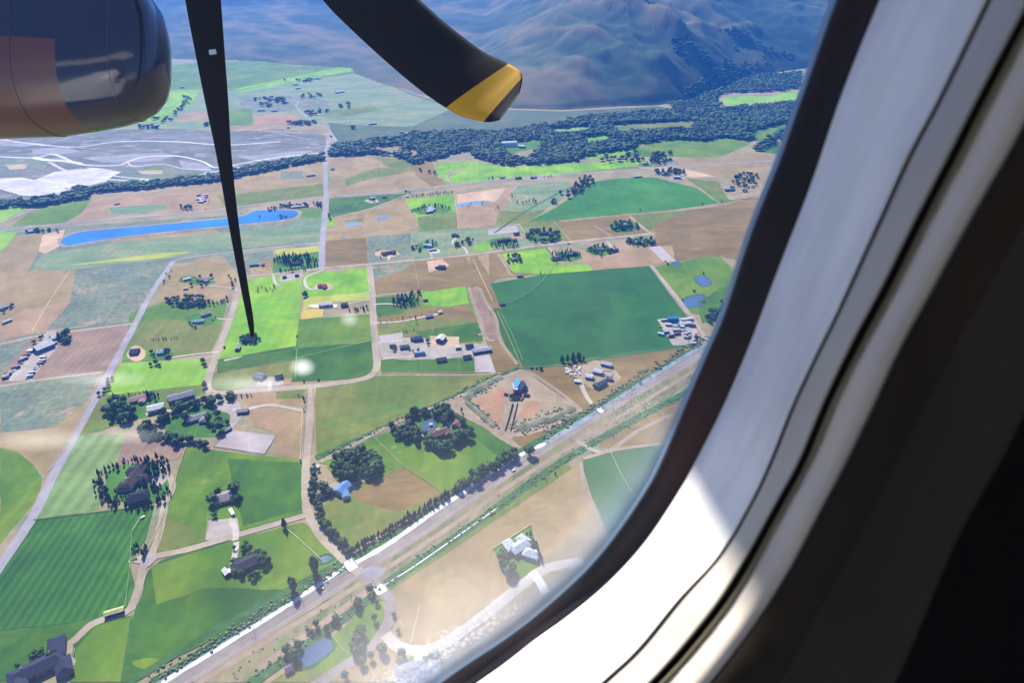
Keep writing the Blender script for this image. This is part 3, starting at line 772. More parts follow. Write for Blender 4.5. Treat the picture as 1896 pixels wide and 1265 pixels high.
def tree(kind, x, y, h, label, group=None, fat=1.0):
    cr, tk = random.choice(TP[kind]); nm, cat = KN[kind]
    r = empty(nm, (x, y, gz(x, y)), random.uniform(0, 6.28)); r.scale = (h*fat, h*fat*random.uniform(.9, 1.1), h)
    tag(r, label, cat, group); NT[0] += 1
    c = bpy.data.objects.new('crown', cr); COL.objects.link(c); c.parent = r
    if kind != 'bush':
        t = bpy.data.objects.new('trunk', tk); COL.objects.link(t); t.parent = r
    return r
def along(pts, n, jit=1.5):
    P = [G(u, v) for u, v in pts]; seg = [math.dist(P[i], P[i+1]) for i in range(len(P)-1)]; T = sum(seg); out = []
    for k in range(n):
        d = T*(k+.5)/n
        for i, s in enumerate(seg):
            if d <= s or i == len(seg)-1: break
            d -= s
        t = d/s; out.append((P[i][0]+(P[i+1][0]-P[i][0])*t+random.gauss(0, jit*1.5), P[i][1]+(P[i+1][1]-P[i][1])*t+random.gauss(0, jit*1.5)))
    return out
def blob(cx, cy, rx, ry, n):
    out = []
    while len(out) < n:
        a, r = random.uniform(0, 6.28), math.sqrt(random.random()); p = G(cx+rx*r*math.cos(a), cy+ry*r*math.sin(a))
        if all(math.dist(p, q) > 3.2 for q in out) or random.random() < .15: out.append(p)
    return out
def ring(cx, cy, rx, ry, n, a0=0, a1=6.28, jit=1.5):
    return along([(cx+rx*math.cos(a0+(a1-a0)*k/16), cy+ry*math.sin(a0+(a1-a0)*k/16)) for k in range(17)], n, jit)
# groups of trees: (kinds, positions, height range, label, group)
TG = [
 ('poplar', [G(545,1102), G(541,1092), G(547,1096)], (21,24), 'tall dark spreading tree, leftmost of the two big clumps beside the canal', 'two big trees left of the canal'),
 ('poplar', [G(584,1068), G(588,1063), G(583,1058)], (20,23), 'tall dark tree beside the small pond end of the pale rock line by the canal', 'big trees by the rock line'),
 ('conifer', blob(527,977,3,3,2), (15,17), 'slim dark conifer standing alone beside the lane junction', 'slim conifers by the lane'),
 ('broad', ring(462,1048,34,22,16,-1.6,3.6), (6,9), 'green garden tree ringing the dark-roofed house inside the big green field', 'trees round the field house'),
 ('broad', blob(450,1018,18,8,5), (7,9), 'garden tree above the dark-roofed house beside its driveway', 'trees on the field house drive'),
 ('broad', [G(395,932), G(405,918), G(398,958), G(437,915), G(440,930)], (10,14), 'dark round tree beside the tan hip-roofed house in the green field', 'trees at the tan hip-roofed house'),
 ('conifer', ring(250,900,66,42,70,.2,5.6), (7,11), 'dark conifer in the ring round the big brown-roofed mansion', 'conifers ringing the mansion'),
 ('conifer', blob(290,868,30,18,34), (7,11), 'conifer on the island of the mansion circular drive', 'conifers inside the mansion drive'),
 ('conifer', blob(280,905,20,8,16), (8,10), 'conifer between the mansion patio and its pale driveway', 'conifers below the mansion patio'),
 ('conifer', blob(215,925,22,10,16), (6,9), 'small conifer on the lawn left of the brown-roofed mansion', 'conifers on the mansion lawn'),
 ('broad', blob(225,765,28,18,30), (10,14), 'leafy tree in the grove left of the long white barn', 'grove left of the white barn'),
 ('conifer', along([(200,738),(240,734),(285,728)],12,.8), (6,9), 'dark conifer in the row under the lime hayfield', 'conifer row below the lime field'),
 ('conifer', blob(282,736,12,6,8), (11,14), 'tall dark conifer at the corner of the lime hayfield', 'conifers at the lime field corner'),
 ('broad', along([(258,800),(300,780),(330,762),(370,750),(420,742),(440,740)],50,2.2), (8,12), 'dense tree in the curved belt above the grey ranch house', 'curved tree belt above the ranch house'),
 ('broad', along([(256,806),(290,812),(340,820),(385,826)],36,1.8), (8,11), 'dense tree in the belt below the grey ranch house lawn', 'tree belt below the ranch lawn'),
 ('broad', [G(404,772), G(422,786), G(408,798), G(388,782), G(345,778), G(395,795)], (9,13), 'round tree standing on the gravel yard of the grey ranch house', 'trees in the ranch yard'),
 ('conifer', along([(432,738),(462,733),(468,734)],7,.8), (6,9), 'small dark tree in the row beside the gravel lane corner', 'tree row at the lane corner'),
 ('conifer', [G(563,742), G(563,762), G(553,735), G(557,856), G(558,735)], (6,9), 'small dark roadside conifer at the mouth of a pale driveway', 'roadside conifers'),
 ('broad', blob(662,866,48,27,90), (9,13), 'dark tree in the dense grove round the blue-roofed compound', 'grove of the blue-roofed compound'),
 ('broad', blob(605,912,8,8,5), (9,12), 'dark tree beside the small dark barn at the lane bend', 'trees by the dark barn'),
 ('broad', along([(583,865),(578,900),(582,930),(600,975),(625,1000),(648,1028)],50,1.1), (6,9), 'leafy tree in the hedge line right of the gravel road down to the highway', 'hedge along the gravel road'),
 ('conifer', along([(652,1025),(720,985),(800,938),(850,905)],74,.7), (7,10), 'conifer in the long straight windbreak beside the canal', 'windbreak along the canal'),
 ('broad', along([(848,908),(880,890),(920,866),(965,842)],44,2.2), (8,12), 'bushy tree in the upper part of the belt beside the canal', 'bushy belt beside the canal'),
 ('broad', ring(792,788,38,20,56,2.0,6.2), (8,12), 'dark tree curving round the garden pond of the brown-roofed estate', 'trees round the estate pond'),
 ('broad', along([(728,795),(745,808),(775,818),(800,822),(820,836),(850,815),(862,800)],54,2.4), (8,12), 'dark tree in the belt below the brown-roofed estate', 'belt below the estate'),
 ('broad', along([(810,757),(835,775),(860,785)],24,2), (7,11), 'dark tree in the belt right of the estate driveway', 'belt right of the estate drive'),
 ('conifer', [G(855,764), G(812,755)], (6,9), 'single dark conifer at the edge of the graded earth site', 'conifers at the site edge'),
 ('conifer', along([(1042,672),(1062,668),(1083,668)],12,2.5), (13,17), 'tall dark tree in the clump above the junkyard', 'dark clump above the junkyard'),
 ('bush', along([(985,684),(990,686),(1002,684)],3,1), (5,8), 'round dark bush on the ditch below the big alfalfa field', 'bushes on the ditch'),
 ('broad', blob(1106,718,7,4,4), (7,9), 'dark tree beside the long dark-roofed house', 'trees by the dark-roofed house'),
 ('broad', blob(1325,590,18,16,18), (10,14), 'dark tree in the grove beside the window edge above the highway end', 'grove by the highway end'),
 ('broad', along([(1338,575),(1350,560)],6,3), (9,12), 'dark tree above the grove near the right window edge', 'trees above that grove'),
 ('bush', [G(1263,556), G(1303,560), G(1285,541), G(1232,485), G(1236,490), G(1302,508)], (4,7), 'small dark bush beside a pond in the green pasture', 'bushes at the pasture ponds'),
 ('conifer', blob(547,484,40,11,70), (10,14), 'dark tall conifer in the square grove below the yellow field', 'square conifer grove'),
 ('conifer', along([(512,503),(540,502),(565,500),(590,492)],16,1.5), (9,12), 'conifer along the lane side of the square grove', 'grove front row'),
 ('conifer', [G(478,535), G(485,533), G(492,537), G(500,535), G(508,533), G(478,541), G(495,540), G(505,540)], (8,11), 'dark conifer in the cluster on the bright green field under the lane', 'conifers on the bright field'),
 ('broad', [G(566,545), G(568,549), G(564,550)], (9,12), 'large round tree on the fence line of the bright green field', 'round trees on the fence line'),
 ('conifer', along([(648,575),(658,578),(664,573),(674,572),(680,575)],9,1.5), (9,12), 'slim dark tree right of the white hall', 'slim trees by the white hall'),
 ('broad', blob(463,630,19,8,26), (8,11), 'dark tree in the round cluster about the small red-gabled house', 'round cluster on the bright field'),
 ('bush', [G(550,624), G(563,708), G(590,705), G(416,645)], (4,6), 'lone small bush on the green paddock edge', 'lone paddock bushes'),
 ('broad', blob(350,560,42,10,50), (8,12), 'tree in the dense woodlot left of the gravel road', 'woodlot left of the gravel road'),
 ('conifer', along([(375,566),(400,562),(424,556)],16,2.5), (9,12), 'pointed tree at the right end of the woodlot', 'right end of the woodlot'),
 ('broad', [G(370,514), G(366,522), G(392,514), G(355,530), G(382,527), G(374,531)], (9,12), 'dark tree beside the grey house in the lot with the yellow-white shed', 'trees by the grey house'),
 ('broad', [G(432,532), G(430,526), G(424,512), G(428,518), G(436,520)], (8,11), 'dark tree in the row at the bend of the gravel road', 'trees at the road bend'),
 ('broad', along([(318,500),(308,520),(304,530)],5,1.5), (5,8), 'roadside bush along the grey county road', 'bushes along the county road'),
 ('broad', [G(352,600), G(356,606), G(400,590), G(395,594), G(362,608)], (6,9), 'garden tree beside the pale blue house', 'trees at the pale blue house'),
 ('broad', [G(285,660), G(281,655), G(290,675), G(280,678), G(312,658), G(309,652), G(296,679)], (9,13), 'large round tree beside the light-blue house', 'round trees at the light-blue house'),
 ('conifer', along([(278,630),(300,629),(330,627)],10,1), (5,7), 'small tree along the long strip paddock', 'trees along the strip paddock'),
 ('broad', along([(208,700),(200,715),(190,735)],9,2), (7,10), 'leafy tree beside the grey county road by the lime field', 'roadside trees by the lime field'),
 ('broad', [G(380,678), G(377,672), G(379,712), G(380,718)], (8,11), 'dark tree at the corner of the lime hayfield beside the road', 'corner trees of the lime field'),
 ('broad', blob(120,628,12,10,16), (10,14), 'big dark tree right of the light-roofed shed on the bare land', 'big trees by the equipment yard'),
 ('conifer', along([(92,628),(105,622),(115,622)],7,1.5), (8,10), 'dark tree behind the long light-roofed shed', 'trees behind the long shed'),
 ('broad', [G(80,624), G(76,628), G(64,636), G(20,572), G(8,580), G(24,568)], (7,10), 'small tree by the yards at the left edge', 'trees at the left yards'),
 ('broad', along([(48,434),(60,430),(90,428),(105,430)],12,3), (8,11), 'dark tree round the farmhouse by the distant road', 'farmhouse trees by the distant road'),
 ('conifer', blob(752,560,26,11,44), (9,12), 'dark tree in the cluster round the round-roofed grey house', 'cluster at the round-roofed house'),
 ('conifer', along([(765,546),(780,545)],7,1), (8,11), 'slim tree in the row above the bright paddock', 'slim row above the paddock'),
 ('poplar', along([(710,598),(735,594),(765,590),(785,586)],7,.8), (6,8), 'small slim tree along the pale drive to the purple shed', 'drive trees'),
 ('conifer', along([(747,616),(775,611)],8,.6), (4,6), 'tiny evergreen in the clipped row behind the grey arena', 'clipped row behind the arena'),
 ('broad', [G(775,652), G(765,652), G(758,648), G(792,634), G(793,640), G(730,650), G(733,646)], (7,10), 'rounded tree beside the round-roofed barn in the horse yard', 'trees in the horse yard'),
 ('conifer', [G(703,588), G(705,599), G(770,592), G(773,602)], (6,8), 'small dark tree at the road end of the pale drive', 'trees at the drive ends'),
 ('broad', blob(770,462,9,7,7), (8,11), 'dark tree left of the light-blue house above the lane', 'trees left of the light-blue lane house'),
 ('broad', blob(800,450,10,5,6), (7,10), 'dark tree behind the light-blue house above the lane', 'trees behind the light-blue lane house'),
 ('conifer', [G(699,466), G(700,463), G(733,471), G(705,478)], (6,9), 'dark tree beside the long brown house on bare soil', 'trees at the long brown house'),
 ('broad', blob(848,455,9,5,9), (7,10), 'dark tree inside the curled driveway above the lane', 'trees in the curled driveway'),
 ('broad', blob(868,448,14,6,10), (6,9), 'dark tree beside the small bright paddock', 'trees by the small bright paddock'),
 ('conifer', blob(935,455,26,8,36), (8,11), 'dark conifer round the long dark-roofed lane house', 'conifers at the long dark-roofed house'),
 ('broad', ring(1006,438,28,10,44), (8,11), 'dark tree ringing the large estate garden by the lane', 'ring of the large estate garden'),
 ('broad', blob(950,482,17,8,16), (9,12), 'dark tree in the clump on the bright lawn below the lane', 'clump on the bright lawn'),
 ('conifer', blob(1048,474,27,9,46), (8,12), 'dark conifer in the clump round the barn below the lane', 'clump round the lane barn'),
 ('broad', ring(1112,465,17,7,18), (8,11), 'dark tree in the small ring garden below the lane', 'small ring garden'),
 ('conifer', [G(1140,460), G(1143,464), G(1137,458)], (7,9), 'pointed tree beside the small lane shed', 'pointed trees by the lane shed'),
 ('broad', blob(1156,420,28,9,44), (8,12), 'dark tree in the cluster above the lane end', 'cluster above the lane end'),
 ('broad', blob(1186,450,28,7,34), (8,11), 'dark tree in the cluster below the lane end', 'cluster below the lane end'),
 ('conifer', along([(765,392),(785,384),(810,382),(835,388)],26,2.5), (9,12), 'tall dark conifer behind the white multi-roofed house', 'conifers behind the white house'),
 ('poplar', along([(762,366),(790,363),(838,358)],26,.8), (8,10), 'close-set tree in the straight windbreak beside the far highway', 'far windbreak'),
 ('poplar', along([(962,378),(980,377),(996,373)],12,2), (8,11), 'slim poplar in the small row on the olive pasture', 'poplars on the olive pasture'),
 ('conifer', [G(846,382), G(857,382), G(868,382), G(872,378), G(893,378), G(918,390), G(922,386), G(954,364), G(948,364)], (6,9), 'small lone conifer on the bare paddock by the shallow pond', 'conifers on the bare paddock'),
 ('broad', blob(1024,377,5,4,5), (9,12), 'dark tree at the point of the far alfalfa field', 'trees at the alfalfa point'),
 ('broad', along([(1056,360),(1070,350),(1085,340),(1092,330)],46,5.5), (11,15), 'big dark tree in the slanting clump beside the far alfalfa field', 'slanting clump'),
 ('broad', [G(610,403), G(609,398), G(612,408), G(752,357), G(758,357), G(692,372), G(702,372), G(685,371)], (8,11), 'dark tree beside the straight road or the far farmhouse', 'trees near the straight road'),
 ('broad', along([(505,386),(530,383),(560,382),(596,380)],44,3), (7,10), 'dark tree in the belt along the upper shore of the pond', 'belt above the long pond'),
 ('broad', [G(481,402), G(520,402), G(524,402), G(530,404)], (7,9), 'dark tree standing on the small islet in the blue pond', 'islet trees in the long pond'),
 ('broad', blob(344,386,11,5,11), (8,12), 'dark tree beside the far lot of parked trailers', 'trees by the far trailer lot'),
 ('broad', blob(1222,298,20,6,30), (10,14), 'dark tree in the clump on the hay meadow beside the far highway', 'meadow clump by the far highway'),
 ('broad', blob(1195,303,5,2,3), (8,10), 'tree over the small roadside cabin', 'cabin trees'),
 ('broad', blob(1240,320,30,6,40), (9,13), 'dark tree round the white farmhouse by the far highway', 'farmhouse trees by the far highway'),
 ('broad', blob(1380,335,26,13,44), (9,13), 'dark tree in the grove right of the far alfalfa field', 'grove right of the far alfalfa'),
 ('broad', blob(1375,350,26,6,12), (7,10), 'bush-like tree below that grove by the blue shed', 'trees by the blue shed'),
 ('conifer', [G(905,332), G(912,332), G(955,331), G(962,331), G(985,331), G(1008,328), G(1015,328), G(1020,327)], (8,11), 'dark tree beside the houses along the far highway', 'trees at the far highway houses'),
 ('broad', [G(795,320), G(805,322), G(778,316), G(780,318)], (8,11), 'dark tree left of the curved meadow drive', 'trees left of the meadow drive'),
 ('conifer', [G(1300,380), G(1336,374), G(1185,390), G(1001,508)], (7,10), 'single dark tree on the edge of the far fields', 'single edge trees'),
 ('conifer', [G(247,1022), G(251,1018), G(256,1016), G(266,1030), G(270,1024), G(272,1018), G(268,1034)], (7,10), 'tall slim conifer beside the yellow sign bed at the lane fork', 'slim conifers at the lane fork'),
 ('broad', [G(65,1213), G(72,1216), G(78,1210), G(76,1220), G(60,1222), G(35,1238), G(97,1221)], (7,10), 'dark garden tree behind the slate-roofed mansion', 'trees behind the slate mansion'),
 ('broad', along([(540,1222),(575,1180),(600,1165),(625,1150),(640,1135),(665,1115)],16,2.5), (7,10), 'dark tree along the creek beside the lower green', 'creek trees beside the lower green'),
 ('broad', [G(690,1110), G(698,1120), G(694,1150), G(697,1160), G(730,1142), G(738,1172), G(686,1098)], (6,8), 'small dark tree beside the curving paved entrance road', 'entrance road trees'),
 ('broad', along([(660,1205),(670,1190),(680,1185),(665,1198)],8,2.5), (8,11), 'big dark tree at the inner bend of the entrance road', 'bend trees'),
 ('broad', [G(688,1222), G(710,1212), G(705,1208), G(640,1258), G(672,1232), G(750,1225), G(742,1232), G(800,1225), G(808,1220), G(745,1218)], (7,9), 'rounded tree on the pale verge near the grey-roofed house pair', 'trees by the grey-roofed pair'),
 ('broad', along([(922,1025),(935,1045),(948,1062),(958,1075)],9,1.5), (8,11), 'dark tree in the row left of the pale house compound', 'row left of the pale compound'),
 ('conifer', along([(965,995),(980,1000),(995,1020),(1000,1042)],10,2), (8,11), 'dark tree right of the pale house compound', 'row right of the pale compound'),
 ('conifer', [G(1028,880), G(1010,890)], (6,7), 'small dark tree beside the lower creek', 'creek side conifers'),
]
CAND = []
for kinds, pos, (h0, h1), lab, grp in TG:
    if len(pos) == 1: grp = None
    for x, y in pos:
        h = random.uniform(h0*.72, h1)*(.9 if random.random() < .8 else 1.12)*(.82 if y > 640 else 1); CAND.append((h/math.sqrt(x*x+y*y+CAMH**2), kinds, x, y, h, lab, grp, random.uniform(.75, 1.15)*(1.1 if kinds in ('broad', 'wide') else 1.0)))
CAND.sort(key=lambda c: -c[0]); REST = {}
CNT = {}
for sz, k, x, y, h, lab, grp, fat in CAND:
    nm = KN[k][0]; CNT[nm] = CNT.get(nm, 0)+1
    if CNT[nm] <= 295: tree(k, x, y, h, lab, grp, fat)
    else: REST.setdefault(nm, []).append((k, x, y, h, fat))
# masses nobody could count: merged low crowns
def inpoly(u, v, P):
    ins = False; j = len(P)-1
    for i in range(len(P)):
        if (P[i][1] > v) != (P[j][1] > v) and u < (P[j][0]-P[i][0])*(v-P[i][1])/(P[j][1]-P[i][1])+P[i][0]: ins = not ins
        j = i
    return ins
LOW = []
for k in range(10):
    rs = np.random.RandomState(900+k); LOW.append(crown('broad' if k < 7 else 'wide', rs, 16, ICO1, .24))
def mass(name, places, mat, label, cat, protos=LOW):
    """places: x, y, z, height"""
    V, Fi, Lt, off = [], [], [], 0
    for pl in places:
        x, y, z, h = pl[:4]
        if len(pl) > 4: v, f = random.choice(FARP[pl[4]]); wdt = h*pl[5]
        else: v, f = random.choice(protos); wdt = h*random.uniform(1.3, 1.9)
        a = random.uniform(0, 6.28); c, s = math.cos(a), math.sin(a)
        V.append(np.stack([(v[:, 0]*c-v[:, 1]*s)*wdt+x, (v[:, 0]*s+v[:, 1]*c)*wdt+y, v[:, 2]*h+z-h*.1], 1))
        for q in f: Fi.extend([i+off for i in q]); Lt.append(len(q))
        off += len(v)
    V = np.vstack(V).astype(np.float32); Lt = np.array(Lt, np.int32)
    me = bpy.data.meshes.new(name); me.vertices.add(len(V)); me.vertices.foreach_set('co', V.ravel()); me.loops.add(len(Fi)); me.loops.foreach_set('vertex_index', np.array(Fi, np.int32))
    me.polygons.add(len(Lt)); me.polygons.foreach_set('loop_start', np.concatenate([[0], np.cumsum(Lt)[:-1]]).astype(np.int32)); me.polygons.foreach_set('loop_total', Lt)
    me.update(); me.validate(); me.materials.append(mat)
    o = bpy.data.objects.new(name, me); COL.objects.link(o); tag(o, label, cat, kind='stuff'); return o
def fill(P, step, holes=(), jit=.45, h=(9, 14), dens=1.0):
    X_ = [G(u, v) for u, v in P]; x0, x1 = min(p[0] for p in X_), max(p[0] for p in X_); y0, y1 = min(p[1] for p in X_), max(p[1] for p in X_)
    HX = [[G(u, v) for u, v in q] for q in holes]; out = []
    for i in range(int((x1-x0)/step)+1):
        for j in range(int((y1-y0)/step)+1):
            x = x0+(i+random.uniform(-jit, jit))*step; y = y0+(j+random.uniform(-jit, jit))*step
            if random.random() > dens: continue
            if inpoly(x, y, X_) and not any(inpoly(x, y, q) for q in HX): out.append((x, y, hz(x, y), random.uniform(*h)))
    return out
holes = [[(925,266),(1000,258),(1006,275),(985,290),(972,298),(942,292)],[(1020,238),(1092,234),(1095,244),(1028,250)],[(1078,257),(1118,248),(1136,262),(1088,267)],
         [(1125,231),(1284,223),(1284,241),(1232,240),(1150,247)],[(1380,248),(1455,226),(1452,258),(1400,262)],[(752,278),(770,275),(776,290),(762,292)],[(680,275),(740,268),(746,285),(715,288)]]
W = fill([(608,288),(622,270),(680,262),(745,255),(800,246),(860,244),(925,248),(970,238),(1020,232),(1090,216),(1180,210),(1330,203),(1420,196),(1485,188),(1478,226),(1440,244),(1385,262),(1345,254),(1300,262),(1255,258),(1180,268),(1175,276),(1110,283),(1078,291),(1060,300),(1000,305),(930,306),(880,294),(870,278),(800,297),(765,304),(735,290),(700,286),(640,290)], 7.8, holes, dens=.93, h=(7,15))
W += fill([(1255,210),(1330,205),(1335,192),(1325,182),(1345,172),(1420,170),(1480,165),(1484,134),(1430,140),(1380,135),(1330,148),(1300,165),(1240,195)], 9, [[(1330,192),(1345,178),(1478,168),(1476,190),(1362,197)]], h=(8,13), dens=.85)
W += fill([(0,386),(80,382),(160,368),(170,358),(330,345),(420,334),(500,315),(600,298),(600,288),(500,303),(400,326),(320,335),(200,346),(165,352),(80,370),(0,376)], 7.5, dens=.9, h=(8,13))
W += fill([(1105,292),(1185,282),(1235,280),(1255,290),(1180,300),(1110,298)], 14, dens=.6, h=(8,11))
W += fill([(1385,276),(1440,248),(1462,236),(1450,262),(1400,282)], 12, dens=.8)
W += fill([(1170,300),(1100,296),(1060,298),(1100,302)], 13, dens=.6)
for u, v, rx, ry, n in [(150,352,14,5,14),(640,196,12,5,8),(575,210,14,4,9),(560,228,26,4,22),(575,178,20,4,10),(520,188,16,5,12),(490,195,14,5,10),(655,238,4,2,3),(500,186,30,5,12),(600,205,10,5,6),(300,222,20,5,9),(340,180,2,1,2),(400,232,20,3,8),(270,236,26,3,10),(555,150,30,4,10),(765,248,22,3,9)]:
    W += [(p[0], p[1], hz(*p), random.uniform(7, 11)) for p in blob(u, v, rx, ry, n)]
for P in ([(352,180),(345,190),(330,205),(322,212)],): W += [(p[0], p[1], 0, random.uniform(7, 10)) for p in along(P, 18, 5)]
# wooded creeks climbing the draws of the mountain side
def onhill(u, v):
    r = ray(u, v); lo, hi = 1500.0, 14000.0; y = lo
    while y < hi:
        t = y/r.y; x = r.x*t; z = CAMH+r.z*t
        if z < hz(x, y): return x, y
        y += 12
    return None
for P, n, wd in [([(1245,78),(1262,90),(1285,102),(1305,112),(1318,122)],150,14),([(1305,112),(1330,128),(1380,138),(1430,135)],80,34),([(1350,60),(1375,72),(1395,82),(1415,90),(1470,112)],90,9)]:
    for k in range(n):
        t = random.random()*(len(P)-1); i = min(int(t), len(P)-2); f_ = t-i
        p = onhill(P[i][0]+(P[i+1][0]-P[i][0])*f_, P[i][1]+(P[i+1][1]-P[i][1])*f_)
        if p: x, y = p[0]+random.gauss(0, wd), p[1]+random.gauss(0, wd); W.append((x, y, hz(x, y), random.uniform(8, 13)))
print('WOOD', len(W))
mass('woodland', W, LEAFF, 'dark cottonwood woodland along the river and at the foot of the hills', 'woodland')
FARP = {k: [crown(k, np.random.RandomState(300+j+7*i), 60, ICO1, .17) for j in range(4)] for i, k in enumerate(('broad', 'wide', 'conifer', 'poplar'))}
for nm, L_ in REST.items():
    pl = [(x, y, gz(x, y), h, k, fat) for k, x, y, h, fat in L_]
    mass(nm+'s', pl, LEAFC if nm.startswith('con') else LEAF, {'broadleaf_tree': 'farther small round trees scattered round the houses of the valley', 'conifer_tree': 'farther small dark conifers scattered round the houses of the valley'}.get(nm, 'farther small slim trees in rows across the valley'), 'trees')
# rough scrub along the highway, canal, site banks and sage flats
S = []
def scr(P, n, wd, h=(.8, 2.2)):
    for x, y in along(P, n, wd): S.append((x, y, gz(x, y), random.uniform(*h)))
scr([(360,1292),(530,1187),(690,1090),(820,1003),(980,892),(1115,803),(1315,675)], 130, 2.4, (.5, 1.2))
scr([(440,1275),(560,1195),(660,1125),(720,1078),(860,982),(960,910),(1050,850),(1150,795),(1300,712)], 240, 1.6, (.8, 2))
scr([(270,1268),(470,1148),(636,1048)], 260, 1.8, (.8, 2)); scr([(655,1034),(800,937),(955,831)], 120, 1.2, (.8, 1.6))
scr([(1000,813),(1100,754),(1200,687),(1310,625)], 300, 2.2, (.8, 2.6))
scr([(955,795),(985,785),(1020,775),(1052,762)], 240, 3.5, (1, 2)); scr([(866,736),(890,716),(912,706)], 130, 3, (1, 2)); scr([(868,744),(890,766),(918,792)], 110, 1.6, (1, 2.2))
scr([(1040,770),(1058,775)], 30, 3, (1.5, 3)); scr([(940,690),(900,702),(825,742),(745,775),(600,845)], 160, 1.2, (.8, 1.8))
for u, v, rx, ry, n in [(720,455,40,10,60),(820,450,60,8,60),(1180,760,60,40,160),(60,320,50,14,60),(300,330,60,10,90),(500,262,60,14,110),(250,262,80,10,120),(420,300,60,8,40),(560,470,20,5,5),(470,500,30,8,40)]:
    for x, y in blob(u, v, rx, ry, n): S.append((x, y, gz(x, y), random.uniform(.5, 1.2)))
LB = [crown('bush', np.random.RandomState(50+k), 6, ICO1, .4) for k in range(5)]
mass('scrub', S, SCRUB, 'low grey-green scrub along the highway, the canal and the dry flats', 'scrub', LB)
# ------------------------------------------------------------------ buildings
MC = {}
def cm(name, c, rough=.6, var=.06, vs=.8):
    k = (name,)+c
    if k not in MC: MC[k] = simple(name, alb(*c), rough, var=.3 if name == 'roofing' else var, vscale=.6 if name == 'roofing' else vs, spec=.15 if name == 'roofing' else .4)
    return MC[k]
GLASS = simple('window_glass', (.03,.04,.06,1), .1); DOORM = simple('door_paint', alb(120,100,86), .6)
WHT, GRY, DGR, SLT, BRN, NAV, LBL, TAN_, RED, SIL = (230,228,224), (150,148,156), (64,64,76), (50,56,80), (74,60,62), (44,50,76), (168,206,226), (196,178,156), (168,72,62), (206,212,222)
def gable(mb_w, mb_r, x0, x1, y0, y1, h, rise, ov=.5, th=.22, hip=0.0):
    """walls with gables into one mesh, a thick pitched roof into another; the ridge runs along x"""
    ym = (y0+y1)/2; ins = hip*(y1-y0)/2
    mb_w.add([(x0,y0,0),(x1,y0,0),(x1,y1,0),(x0,y1,0),(x0,y0,h),(x1,y0,h),(x1,y1,h),(x0,y1,h),(x0+ins,ym,h+rise-.02),(x1-ins,ym,h+rise-.02)],
             [(0,1,5,4),(2,3,7,6),(1,2,6,9,5) if not ins else (1,2,6,5),(3,0,4,8,7) if not ins else (3,0,4,7)]+([] if not ins else []))
    sl = rise/((y1-y0)/2); e = h-ov*sl
    if ins:
        a = [(x0-ov,y0-ov,e),(x1+ov,y0-ov,e),(x1+ov,y1+ov,e),(x0-ov,y1+ov,e),(x0+ins,ym,h+rise),(x1-ins,ym,h+rise)]
        f = [(0,1,5,4),(1,2,5),(2,3,4,5),(3,0,4)]
        lo = [(p[0],p[1],p[2]-th) for p in a]; mb_r.add(a+lo, f+[(0,6,7,1),(1,7,8,2),(2,8,9,3),(3,9,6,0)]+[tuple(i+6 for i in q)[::-1] for q in f])
    else:
        a = [(x0-ov,y0-ov,e),(x1+ov,y0-ov,e),(x1+ov,ym,h+rise),(x0-ov,ym,h+rise),(x0-ov,y1+ov,e),(x1+ov,y1+ov,e)]
        f = [(0,1,2,3),(3,2,5,4)]; lo = [(p[0],p[1],p[2]-th) for p in a]
        mb_r.add(a+lo, f+[(0,3,9,6),(3,4,10,9),(1,7,8,2),(2,8,11,5),(0,6,7,1),(4,5,11,10)]+[tuple(i+6 for i in q)[::-1] for q in f])
def openings(r, L, W, h, n, door=True, big=False):
    """windows and doors 3 mm proud of the two long walls"""
    for s in (-1, 1):
        y = s*W/2
        for k in range(n):
            x = -L/2+L*(k+.5)/n
            if door and k == n//2 and s < 0:
                mb = MB(); wd, hh = (3.6, min(3.4, h-.4)) if big else (1.1, 2.1)
                mb.box(x-wd/2, x+wd/2, y+s*.003 if s > 0 else y-.12, y+.12 if s > 0 else y-.003, .02, hh); mb.build('door', DOORM, r)
            else:
                mb = MB(); y0_, y1_ = (y+.003, y+.09) if s > 0 else (y-.09, y-.003)
                mb.box(x-.8, x+.8, y0_, y1_, .95, 2.15); mb.build('window', GLASS, r)
